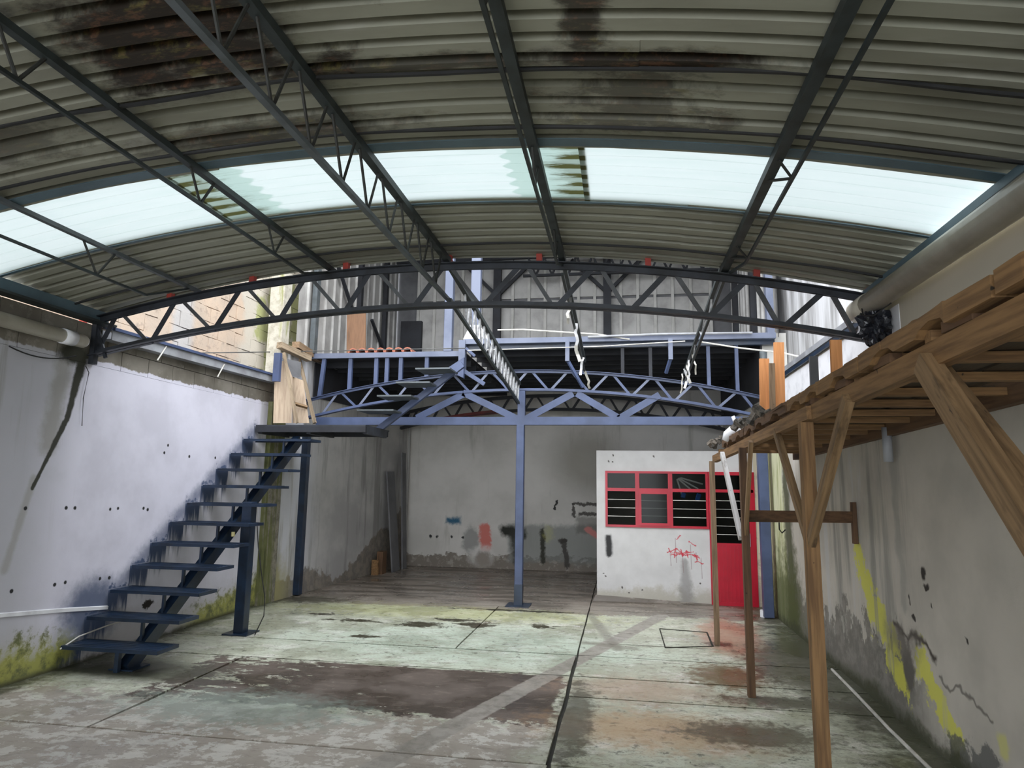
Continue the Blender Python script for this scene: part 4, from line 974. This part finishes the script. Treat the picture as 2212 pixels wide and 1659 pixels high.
m = MB().add([at(632, 914, Y=9.10), at(668, 914, Y=9.10), at(655, 822, Y=9.16), at(628, 812, Y=9.16),
              at(632, 914, Y=9.12), at(668, 914, Y=9.12), at(655, 822, Y=9.18), at(628, 812, Y=9.18)],
             [(0, 1, 2, 3), (7, 6, 5, 4), (0, 1, 5, 4), (1, 2, 6, 5), (2, 3, 7, 6), (3, 0, 4, 7)])
m.build('plywood_offcut', 'ply', label='pale board behind the two leaning battens on the landing', cat='board')
plankthing('timber_offcut', at(622, 868, Y=8.98), at(664, 880, Y=9.08), 0.05, 0.03, 'wood_dk_x', 'short brown crosspiece between the leaning battens on the landing', 'batten')
m = MB().span(at(592, 762, Y=8.66), at(606, 825, Y=8.72)); m.build('steel_bracket', 'blue', label='blue steel bracket on the mossy pilaster above the landing', cat='bracket')
m = MB().add([at(606, 772, Y=8.92), at(650, 782, Y=9.25), at(650, 815, Y=9.25), at(612, 812, Y=8.92), at(606, 772, Y=8.95), at(650, 782, Y=9.28), at(650, 815, Y=9.28), at(612, 812, Y=8.95)],
             [(0, 1, 2, 3), (7, 6, 5, 4), (0, 1, 5, 4), (1, 2, 6, 5), (2, 3, 7, 6), (3, 0, 4, 7)])
m.build('sheet_metal_offcut', 'greyboard', label='grey sheet offcut hanging above the leaning battens', cat='sheet')
plankthing('timber_beam', at(603, 745, Y=9.0), at(668, 775, Y=9.62), 0.10, 0.09, 'wood_gr_x', 'weathered timber baulk at the left end of the mezzanine edge', 'timber', up=(0, 0, 1))

# ------------------------------------------------------------------ booth
OY = 10.60; OX0, OX1 = -0.38, 1.97
bo = thing('wall_booth', ((OX0 + OX1) / 2, OY, 0), kind='structure')
wx0, wx1, wz0, wz1 = -0.245, 1.30, 1.10, 1.955
dx0, dx1, dz1 = 1.34, 1.97, 1.955
OH = 2.24
MB().span((OX0, OY, 0), (dx0 - 0.03, OY + 0.12, wz0)).build('lower_wall', 'booth', bo)
MB().span((OX0, OY, wz1), (OX1, OY + 0.12, OH)).build('lintel_wall', 'booth', bo)
MB().span((OX0, OY, wz0), (wx0, OY + 0.12, wz1)).build('jamb_wall', 'booth', bo)
MB().span((dx1, OY - 0.01, 0), (2.05, OY + 0.12, OH)).build('jamb_wall', 'cream', bo)
MB().span((OX0, OY + 0.12, 0), (OX0 + 0.1, 13.9, OH)).build('side_wall', 'booth', bo)
MB().span((OX0, OY, OH), (2.05, 13.9, OH + 0.03)).build('roof_slab', 'booth', bo)
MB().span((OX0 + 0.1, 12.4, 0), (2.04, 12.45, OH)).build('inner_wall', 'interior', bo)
m = MB().add([(OX0 - 0.06, OY - 0.10, 0), (dx0, OY - 0.06, 0), (dx0, OY, 0), (OX0 - 0.06, OY + 0.1, 0), (OX0 - 0.02, OY - 0.02, 0.08), (dx0, OY - 0.005, 0.012), (dx0, OY, 0.012), (OX0 - 0.02, OY + 0.1, 0.08)],
             [(0, 1, 5, 4), (1, 2, 6, 5), (4, 5, 6, 7), (0, 4, 7, 3)])
m.build('mortar_fillet', 'floor', bo)
win = thing('window_1', ((wx0 + wx1) / 2, OY, wz0), kind='structure')
def frame(u0, u1, v0, v1, t_, y0, y1, parent, name='frame', mat='red_door'):
    m = MB()
    m.span((u0, y0, v0), (u1, y1, v0 + t_)).span((u0, y0, v1 - t_), (u1, y1, v1)).span((u0, y0, v0 + t_), (u0 + t_, y1, v1 - t_)).span((u1 - t_, y0, v0 + t_), (u1, y1, v1 - t_))
    return m.build(name, mat, parent)
frame(wx0, wx1, wz0, wz1, 0.035, OY - 0.02, OY + 0.04, win)
xm = [at(x, 1058, Y=OY).x for x in (1377, 1448)]
zm = at(1377, 1058, Y=OY).z
for x in xm: MB().span((x - 0.035, OY - 0.022, wz0), (x + 0.03, OY + 0.03, wz1)).build('mullion', 'red_door', win)
MB().span((wx0, OY - 0.024, zm - 0.025), (wx1, OY + 0.03, zm + 0.025)).build('transom', 'red_door', win)
edges = [wx0, xm[0], xm[1], wx1]
for k in range(3):
    a, c = edges[k] + 0.035, edges[k + 1] - 0.035
    MB().span((a, OY + 0.010, zm + 0.025), (c, OY + 0.014, wz1 - 0.035)).build('pane', 'glass', win)
    if k == 1:
        sash = frame(a - 0.02, c + 0.02, wz0 + 0.03, zm - 0.02, 0.04, OY - 0.035, OY + 0.01, win, 'sash')
        MB().span((a + 0.02, OY - 0.02, wz0 + 0.07), (c - 0.02, OY - 0.016, zm - 0.06)).build('pane', 'glass', sash)
        for j in range(3):
            z = wz0 + 0.17 + j * 0.115
            MB().span((a + 0.02, OY + 0.05, z), (c - 0.02, OY + 0.058, z + 0.008)).build('louvre_edge', 'batten', win)
    else:
        h_ = (zm - 0.025 - wz0 - 0.035) / 4
        for j in range(4):
            z = wz0 + 0.035 + j * h_
            m = MB().add([(a, OY + 0.012, z), (c, OY + 0.012, z), (c, OY - 0.004, z + h_ + 0.008), (a, OY - 0.004, z + h_ + 0.008), (a, OY + 0.017, z), (c, OY + 0.017, z), (c, OY + 0.001, z + h_ + 0.008), (a, OY + 0.001, z + h_ + 0.008)],
                         [(0, 1, 2, 3), (7, 6, 5, 4), (0, 1, 5, 4), (1, 2, 6, 5), (2, 3, 7, 6), (3, 0, 4, 7)])
            m.build('louvre_pane', 'glass', win)
            if j: MB().span((a, OY - 0.008, z - 0.004), (c, OY, z + 0.006)).build('louvre_edge', 'hose', win)
dr = thing('door_1', ((dx0 + dx1) / 2, OY, 0), kind='structure')
frame(dx0 - 0.035, dx1 + 0.0, 0.0, dz1, 0.05, OY - 0.03, OY + 0.04, dr)
MB().span((dx0, OY - 0.03, zm - 0.02), (dx1 - 0.02, OY + 0.03, zm + 0.025)).build('transom', 'red_door', dr)
MB().span((dx0 + 0.03, OY + 0.01, zm + 0.025), (dx1 - 0.05, OY + 0.014, dz1 - 0.05)).build('pane', 'glass', dr)
leaf = MB().span((dx0 + 0.01, OY - 0.02, 0.03), (dx1 - 0.14, OY + 0.01, 0.885)).build('door_leaf', 'red_door', dr)
MB().span((dx1 - 0.15, OY - 0.028, 0.02), (dx1 - 0.045, OY + 0.02, zm)).build('door_stile', 'red_door', leaf)
for k in range(9):
    x = dx0 + 0.035 + k * 0.055
    MB().span((x, OY - 0.027, 0.05), (x + 0.014, OY - 0.019, 0.86)).build('pressed_rib', 'red_door', leaf)
MB().span((dx0 + 0.01, OY - 0.026, 0.86), (dx1 - 0.14, OY + 0.01, 0.90)).build('door_rail', 'red_door', leaf)
for j in range(6):
    h_ = (zm - 0.02 - 0.90) / 6; z = 0.90 + j * h_
    m = MB().add([(dx0 + 0.02, OY + 0.012, z), (dx1 - 0.15, OY + 0.012, z), (dx1 - 0.15, OY - 0.004, z + h_ + 0.006), (dx0 + 0.02, OY - 0.004, z + h_ + 0.006), (dx0 + 0.02, OY + 0.017, z), (dx1 - 0.15, OY + 0.017, z), (dx1 - 0.15, OY + 0.001, z + h_ + 0.006), (dx0 + 0.02, OY + 0.001, z + h_ + 0.006)],
                 [(0, 1, 2, 3), (7, 6, 5, 4), (0, 1, 5, 4), (1, 2, 6, 5), (2, 3, 7, 6), (3, 0, 4, 7)])
    m.build('louvre_pane', 'glass', dr)
    if j: MB().span((dx0 + 0.02, OY - 0.008, z - 0.003), (dx1 - 0.15, OY - 0.001, z + 0.004)).build('louvre_edge', 'hose', dr)
MB().span((dx1 - 0.12, OY - 0.04, 0.86), (dx1 - 0.085, OY - 0.028, 1.05)).build('lock_plate', 'gutter', dr)
# fluorescent tubes and blue caps seen through the window
tb = []
for k, ((ax, ay), (cx_, cy_)) in enumerate((((1462, 1035), (1475, 1075)), ((1464, 1034), (1498, 1062)), ((1466, 1033), (1508, 1056)), ((1470, 1032), (1518, 1046)))):
    a = at(ax, ay, Y=OY + 0.10); c = at(cx_, cy_, Y=OY + 0.16)
    lab = ('lowest', 'second', 'third', 'topmost')[k] + ' of the white tubes fanned out behind the booth window'
    m = MB().tube([a, c], 0.012, 8); m.build('white_tube', 'white_pl', label=lab, cat='tube', group='white tubes behind the booth window')
for k, (px, py) in enumerate(((1476, 1070), (1508, 1074))):
    a = at(px, py, Y=OY + 0.14)
    m = MB(); m.box(a, (0.07, 0.03, 0.08 + 0.03 * k), Euler((0.1, 0.3, 0)).to_matrix())
    m.build('blue_pouch', 'blue_pl', bevel=0.01, label='%s bright blue plastic pouch behind the right booth pane' % ('smaller left' if k == 0 else 'larger right'), cat='pouch')

# ------------------------------------------------------------------ timber platform
XP = 1.10
zb = lambda yy: 2.205 - 0.024 * yy                  # bottom of the outer beam
tp_ = thing('timber_platform', (1.55, 5, 0), 'rough timber platform on braced poles along the right wall', 'platform')
MB().sweep([(XP + 0.03, yy, zb(yy) + 0.045) for yy in (0.4, 2.2, 4.3)], rect(0.06, 0.09)).build('outer_beam', 'wood_y', tp_)
MB().sweep([(XP + 0.0, yy, zb(yy) + 0.042) for yy in (4.1, 6.2, 8.25)], rect(0.055, 0.08)).build('outer_beam', 'wood_y', tp_)
MB().sweep([(RX - 0.04, yy, zb(yy) + 0.11) for yy in (0.4, 2.2, 4.3, 6.2, 8.25)], rect(0.06, 0.14)).build('wall_ledger', 'wood_dk_y', tp_)
rnd = random.Random(11)
yy = 0.5
while yy < 8.3:
    zz = zb(yy) + 0.09 + 0.02
    MB().beam((XP + 0.01 + rnd.uniform(-0.02, 0.03), yy, zz), (RX - 0.01, yy + rnd.uniform(-0.04, 0.04), zz), 0.045 + rnd.uniform(0, 0.02), 0.04, (0, 0, 1)).build('cross_joist', 'wood_x', tp_)
    yy += 0.42 + rnd.uniform(-0.05, 0.06)
yy = 0.5
# rough planks lying along the platform, thick notched boards on the outer edge
for x0, x1, a, c, mt in ((1.07, 1.17, 0.3, 2.05, 'wood_y'), (1.07, 1.17, 2.08, 3.2, 'wood_y'), (1.075, 1.17, 3.22, 4.55, 'wood_y'), (1.06, 1.17, 4.58, 6.1, 'wood_dk_y'), (1.06, 1.16, 6.15, 7.4, 'wood_dk_y'),
                      (1.19, 1.40, 0.3, 3.5, 'wood_wet'), (1.42, 1.62, 0.5, 4.0, 'wood_wet'), (1.65, 1.85, 0.3, 3.8, 'wood_wet'), (1.20, 1.42, 3.55, 8.2, 'wood_wet'), (1.46, 1.66, 4.1, 8.2, 'wood_wet'), (1.70, 1.98, 3.9, 8.2, 'wood_wet')):
    edge_ = x0 < 1.1
    rr = random.Random(int(a * 100 + x0 * 10)); L_ = c - a
    notches = [a + L_ * q for q in ((0.22, 0.58, 0.85) if L_ > 1.2 else (0.35, 0.75))] if edge_ else []
    pts = [a, c] + [a + L_ * k / 4 for k in (1, 2, 3)]
    for q in notches: pts += [q - 0.13, q - 0.085, q, q + 0.085, q + 0.13]
    pts = sorted(p for p in pts if a <= p <= c)
    prof_v = []; n = len(pts) - 1; m = MB(); j0 = rr.uniform(-0.008, 0.008)
    for yk in pts:
        zt_ = zb(yk) + 0.162 + (0.018 if edge_ else 0) + rr.uniform(-0.004, 0.004)
        z0 = zb(yk) + (0.108 if edge_ else 0.134)
        for q in notches:
            if abs(yk - q) < 0.1: z0 = zb(yk) + 0.146 - 0.012 * (abs(yk - q) > 0.05)
        xo = x0 + j0 + rr.uniform(-0.004, 0.004)
        prof_v += [(xo, yk, z0), (x1, yk, z0), (x1, yk, zt_), (xo, yk, zt_)]
    fs = [(0, 1, 2, 3), (4 * n, 4 * n + 3, 4 * n + 2, 4 * n + 1)]
    for k in range(n):
        for j in range(4): fs.append((4 * k + j, 4 * k + (j + 1) % 4, 4 * k + 4 + (j + 1) % 4, 4 * k + 4 + j))
    m.add(prof_v, fs).build('plank', mt, tp_)
# blocking pieces between outer beam and edge plank
for yk, L in ((1.1, 0.3), (1.75, 0.22), (2.35, 0.34), (3.0, 0.30), (3.55, 0.28), (4.15, 0.2), (4.7, 0.32), (5.3, 0.2), (5.9, 0.25), (6.6, 0.2), (7.3, 0.2)):
    MB().box((XP + 0.02, yk, zb(yk) + 0.112), (0.05, L * 0.6, 0.04)).build('blocking', 'wood_dk_y', tp_)
def pole(x, y, ztop, w_, mt, xt=None):
    MB().sweep([(x, y, 0), (x, y, 0.3), (xt or x, y, ztop)], rect(w_, w_), up=(0, 1, 0)).build('pole', mt, tp_)
pole(1.03, 7.98, zb(7.98), 0.055, 'wood_gr_z')
pole(1.05, 6.10, zb(6.10), 0.06, 'wood_dk_z')
pole(1.10, 4.24, zb(4.24), 0.072, 'wood_z')
pole(1.10, 1.80, zb(1.80), 0.08, 'wood_z')
def strut(y0, z0, y1, w_, mt, x=XP):
    stick('brace', (x, y0, z0), (x, y1, zb(y1) + 0.02), w_ * 0.7, w_, 'stick', tp_)
strut(4.24, 1.38, 3.42, 0.062, 'wood_gr_z', 1.09); strut(4.24, 1.38, 4.96, 0.055, 'wood_gr_z', 1.09)
strut(6.10, 1.30, 5.70, 0.045, 'wood_gr_z', 1.05)
stick('brace', (1.02, 6.15, 1.28), (1.00, 6.95, 2.05), 0.04, 0.05, 'stick_white', tp_, label='white-painted brace')
strut(1.80, 1.36, 2.58, 0.085, 'wood_gr_z', 1.09); 
stick('brace', (1.17, 1.70, 1.30), (1.17, 2.66, zb(2.66)), 0.06, 0.06, 'stick', tp_)
MB().beam((1.05, 6.18, 1.47), (RX - 0.01, 6.42, 1.47), 0.04, 0.10).build('wall_tie', 'wood_dk_x', tp_)
MB().beam((RX - 0.02, 6.42, 1.24), (RX - 0.02, 6.42, 1.60), 0.06, 0.035, (1, 0, 0)).build('wall_cleat', 'wood_dk_z', tp_)
hk = at(1718, 1150, X=1.5)
MB().tube([(1.35, 6.2, 1.42), (1.35, 6.2, 1.36), (1.37, 6.2, 1.33), (1.40, 6.2, 1.36)], 0.006, 6).build('hook', 'cable', tp_)
# loose timbers standing on the platform
def standing(pxa, pyt, pxb, pyb, X_, mt, label, d=0.03):
    a = at(pxa, pyb, X=X_); wpx = pxb - pxa
    t = at((pxa + pxb) / 2, pyt, Y=a.y); bse = at((pxa + pxb) / 2, pyb, Y=a.y)
    w_ = at(pxb, pyb, Y=a.y).x - at(pxa, pyb, Y=a.y).x
    z0 = zb(a.y) + 0.20
    return MB().beam((bse.x, a.y, min(z0, bse.z)), (t.x, a.y, t.z), w_, d, (0, 1, 0)).build('loose_plank', mt, label=label, cat='plank')
standing(1640, 775, 1661, 868, 1.30, 'wood_orange', 'bright orange short plank standing at the far end of the timber platform')
standing(1671, 740, 1693, 850, 1.42, 'wood_orange', 'tall orange plank standing just right of the shortest orange one')
standing(1661, 785, 1673, 862, 1.36, 'wood_gr_z', 'narrow grey plank standing between the two orange planks')
standing(1793, 735, 1817, 785, 1.40, 'wood_orange', 'orange plank end nearest the truss, standing on the platform')
standing(1748, 770, 1766, 803, 1.50, 'greyboard', 'short grey board end standing on the middle of the platform')
# dark sheet lying on the platform, and rubble at the far end
a = [(1.05, 4.6), (1.5, 4.1), (1.9, 4.4), (1.75, 6.3), (1.15, 6.9)]
m = MB(); 
m.add([(x, y, zb(y) + 0.195 + 0.03 * math.sin(y * 3 + x * 4)) for x, y in a] + [(x, y, zb(y) + 0.178 + 0.03 * math.sin(y * 3 + x * 4)) for x, y in a], [tuple(range(5)), (9, 8, 7, 6, 5)] + [(k, (k + 1) % 5, 5 + (k + 1) % 5, 5 + k) for k in range(5)])
m.build('dark_panel', 'wood_dk_y', label='dark warped panel lying across the far half of the platform', cat='panel')
m = MB(); rr = random.Random(4)
for k in range(260):
    y = rr.uniform(5.2, 8.3); x = rr.uniform(1.03, 1.6)
    s = rr.uniform(0.02, 0.06)
    if x < 1.22 and abs(y - at(1566, 953, X=1.03).y) < 0.55: continue
    m.box((x, y, zb(y) + 0.185 + rr.uniform(0, 0.07) * (0.5 if y < 6 else 1)), (s, s * rr.uniform(0.6, 2), s * 0.7), Euler((rr.uniform(0, 3), rr.uniform(0, 3), rr.uniform(0, 3))).to_matrix())
m.build('rubble_heap', 'rubble', kind='stuff', label='dark crumbly rubble and tile bits at the far end of the platform', cat='rubble')
# white elbow piece
e0 = at(1566, 953, X=1.03)
yy = e0.y; 
el = thing('white_elbow', (e0.x, yy, zb(yy) + 0.2), 'white plastic elbow with an upright spout on the far platform corner', 'pipe fitting')
pts = [at(x, y, Y=yy) for x, y in ((1566, 952), (1572, 940), (1582, 932), (1594, 930), (1600, 922))]
m = MB(); vs = []
rad = [0.030, 0.05, 0.055, 0.045, 0.022]
for p_, r_ in zip(pts, rad):
    pass
for i in range(len(pts) - 1):
    t = (pts[i + 1] - pts[i]).normalized(); 
n = 10
for i, (p_, r_) in enumerate(zip(pts, rad)):
    t = (pts[min(i + 1, 4)] - pts[max(i - 1, 0)]).normalized(); sx = t.cross(Vector((0, 1, 0))).normalized(); uy = Vector((0, 1, 0))
    for k in range(n): vs.append(p_ + sx * r_ * math.cos(2 * math.pi * k / n) + uy * r_ * math.sin(2 * math.pi * k / n))
fs = [tuple(range(n)), tuple(range(4 * n, 5 * n))]
for i in range(4):
    for k in range(n): fs.append((i * n + k, i * n + (k + 1) % n, (i + 1) * n + (k + 1) % n, (i + 1) * n + k))
m.add(vs, fs).build('body', 'white_pl', el, smooth=True)
MB().tube([at(1596, 926, Y=yy), at(1588, 912, Y=yy), at(1583, 899, Y=yy)], 0.018, 8).build('spout', 'white_pl', el, smooth=True)

# ------------------------------------------------------------------ pipes and gutters
def pipe(name, pts, r, mt, label, cat='pipe', n=14, parts=()):
    o = MB().tube(pts, r, n).build(name, mt, smooth=True, label=label, cat=cat)
    for p_, q_, r2, m2 in parts: MB().tube([p_, q_], r2, n).build('coupling', m2, o, smooth=True)
    return o
pipe('drain_pipe', [(1.93, -4, 3.03), (1.93, 5.72, 3.15)], 0.085, 'pvc', 'wide beige drain pipe along the eave of the right wall', parts=(((1.93, 5.45, 3.147), (1.93, 5.70, 3.15), 0.094, 'pvc'),))
pipe('drain_pipe', [(-4.97, -4, 2.98), (-4.97, 5.40, 2.98)], 0.062, 'pvc', 'beige drain pipe along the left eave ending at the truss', parts=(((-4.97, 5.15, 2.98), (-4.97, 5.28, 2.98), 0.070, 'white_pl'), ((-4.97, 5.28, 2.98), (-4.97, 5.42, 2.98), 0.050, 'white_pl')))
gl = thing('gutter', (LX, 7.4, 3.1), 'galvanised gutter with a blue lip on the left wall behind the truss', 'gutter')
MB().sweep([(LX + 0.06, 5.7, 3.11), (LX + 0.06, 9.12, 3.18)], [(-0.06, -0.05), (0.06, -0.05), (0.06, 0.05), (0.05, 0.05), (0.05, -0.04), (-0.05, -0.04), (-0.05, 0.05), (-0.06, 0.05)]).build('channel', 'gutter', gl)
MB().beam((LX + 0.13, 5.7, 3.17), (LX + 0.13, 9.12, 3.235), 0.035, 0.03).build('lip', 'blue', gl)
MB().beam((LX - 0.1, 5.7, 3.20), (LX - 0.1, 9.12, 3.27), 0.22, 0.03).build('back_flange', 'blue_deep', gl)
for px, py in ((355, 775), (482, 800)):
    p_ = at(px, py, X=LX + 0.12)
    MB().tube([(LX + 0.13, p_.y, 3.16), (LX + 0.13, p_.y - 0.12, 2.98)], 0.008, 6).build('wire_stay', 'hose', gl)
gr_ = thing('gutter', (RX, 7.4, 3.1), 'blue grey gutter beam on the right wall behind the truss', 'gutter')
MB().beam((RX + 0.02, 5.72, 3.19), (RX + 0.02, 9.8, 3.19), 0.10, 0.06).build('channel', 'gutter', gr_)
MB().beam((RX + 0.0, 5.72, 3.12), (RX + 0.0, 9.8, 3.12), 0.07, 0.04).build('lower_flange', 'blue_deep', gr_)
MB().span((RX - 0.006, 5.2, 2.42), (RX + 0.02, 9.6, 3.08)).build('wall_render', 'whitewash', wr)
pipe('drain_pipe', [(1.97, 9.55, 3.0), (1.97, 9.55, 3.6)], 0.05, 'joist_grey', 'dark upright pipe at the right end of the mezzanine edge', n=10)
p_ = at(1920, 960, X=RX - 0.05)
pipe('wall_spout', [(RX - 0.06, p_.y, 2.18), (RX - 0.06, p_.y, 1.92)], 0.035, 'gutter', 'short grey spout stub on the right wall under the platform', n=10)
# wires
def wire(pts, r, mt, label, cat='wire', name='wire', n=6): return MB().tube(pts, r, n).build(name, mt, label=label, cat=cat)
a = at(200, 766, Y=5.72); c = at(1005, 752, Y=BY - 0.3)
wire([a, at(600, 760, Y=BY - 0.5), c], 0.008, 'wire', 'taut grey wire from the left truss end across to the mezzanine corner')
wire([at(1010, 757, Y=BY - 0.25), at(1300, 748, Y=BY - 0.25), at(1480, 737, Y=BY - 0.25)], 0.008, 'hose', 'pale thin wire strung just below the raised mezzanine edge')
def sag(p, q, s, n=10):
    p = Vector(p); q = Vector(q); return [p.lerp(q, k / n) - Vector((0, 0, s * 4 * (k / n) * (1 - k / n))) for k in range(n + 1)]
wire(sag(at(20, 748, X=LX + 0.03), at(165, 768, X=LX + 0.03), 0.06), 0.006, 'cable', 'black cable drooping on the left wall beside the truss end', 'cable', 'cable')
wire([at(185, 790, X=LX + 0.02), at(192, 805, X=LX + 0.02), at(180, 860, X=LX + 0.02), at(177, 920, X=LX + 0.02)], 0.004, 'cable', 'thin black flex hanging down the left wall below the truss end', 'cable', 'cable')
wire([at(555, 1130, X=-4.1), at(558, 1180, X=-4.05), at(565, 1240, X=-4.0), at(572, 1290, X=-3.95), at(570, 1330, X=-3.95), at(550, 1372, Z=0.01)], 0.006, 'cable', 'black cable looping down from the stairs to the floor by the prop', 'cable', 'cable')
wire([at(130, 1402, X=LX + 0.03), at(170, 1375, X=LX + 0.04), at(230, 1352, X=LX + 0.05), at(262, 1342, X=LX + 0.03)], 0.007, 'hose', 'pale rope slung between the lowest steps of the staircase', 'rope', 'rope')
wire([at(1895, 610, X=RX - 0.06) if False else Vector((1.86, 5.4, 3.10)), Vector((1.83, 5.3, 3.02)), Vector((1.85, 5.15, 2.98)), Vector((1.9, 4.95, 3.02))], 0.005, 'cable', 'thin dark wire loop under the wide beige drain pipe', 'wire', 'wire')
hp = [at(x, y, Z=0.012) for x, y in ((1797, 1446), (1850, 1500), (1920, 1574), (2010, 1662), (2060, 1710))]
wire(hp, 0.013, 'hose', 'thin cream pipe lying on the floor along the right wall', 'pipe', 'floor_pipe', 8)
# yellow plug on the stair prop
p_ = at(504, 1149, X=XS + 0.1)
MB().tube([p_, p_ + Vector((0, 0.0, -0.05))], 0.02, 8).build('lamp_socket', 'yellow_pl', label='small pale yellow socket hanging from the staircase stringer', cat='socket')
# black crumpled bag by the truss end
bm = bmesh.new(); bmesh.ops.create_icosphere(bm, subdivisions=4, radius=1)
rr = random.Random(2)
from mathutils import noise as mn
for v in bm.verts:
    n_ = mn.noise(v.co * 2.6) * 0.45 + mn.noise(v.co * 6.5) * 0.30 + mn.noise(v.co * 14) * 0.12
    v.co = Vector((v.co.x * 0.11, v.co.y * 0.12, v.co.z * 0.15)) * (1 + n_)
me = bpy.data.meshes.new('black_bag'); bm.to_mesh(me); bm.free(); me.materials.append(M['black_pl'])
link('black_bag', me, (1.95, 5.40, 2.955), None, 'crumpled black plastic bag stuffed at the right end of the truss', 'bag')
# boards leaning in the rear left corner
def leaning(x0, y0, x1, y1, h_, w_, t_, mt, label, name='leaning_board'):
    return MB().beam((x0, y0, 0), (x1, y1, h_), w_, t_, (1, 0, 0)).build(name, mt, label=label, cat='board')
leaning(-4.42, 13.05, -4.60, 13.0, 1.95, 0.42, 0.03, 'greyboard', 'shorter wide grey board leaning in the rear left corner')
leaning(-4.38, 13.45, -4.52, 13.55, 2.35, 0.25, 0.03, 'greyboard', 'taller narrow grey board leaning behind the shorter one')
MB().span((-4.66, 12.35, 0), (-4.54, 12.42, 0.28)).build('timber_block', 'wood_y', label='small amber timber block on the floor in the rear left corner', cat='block')
MB().span((-4.62, 12.5, 0), (-4.50, 12.72, 0.42)).build('timber_block', 'wood_dk_z', label='dark block beside the leaning grey boards', cat='block')
pipe('drain_pipe', [(-4.52, 13.9, 0.0), (-4.52, 13.9, 3.2)], 0.03, 'tin', 'thin grey pipe in the rear left corner', n=8)
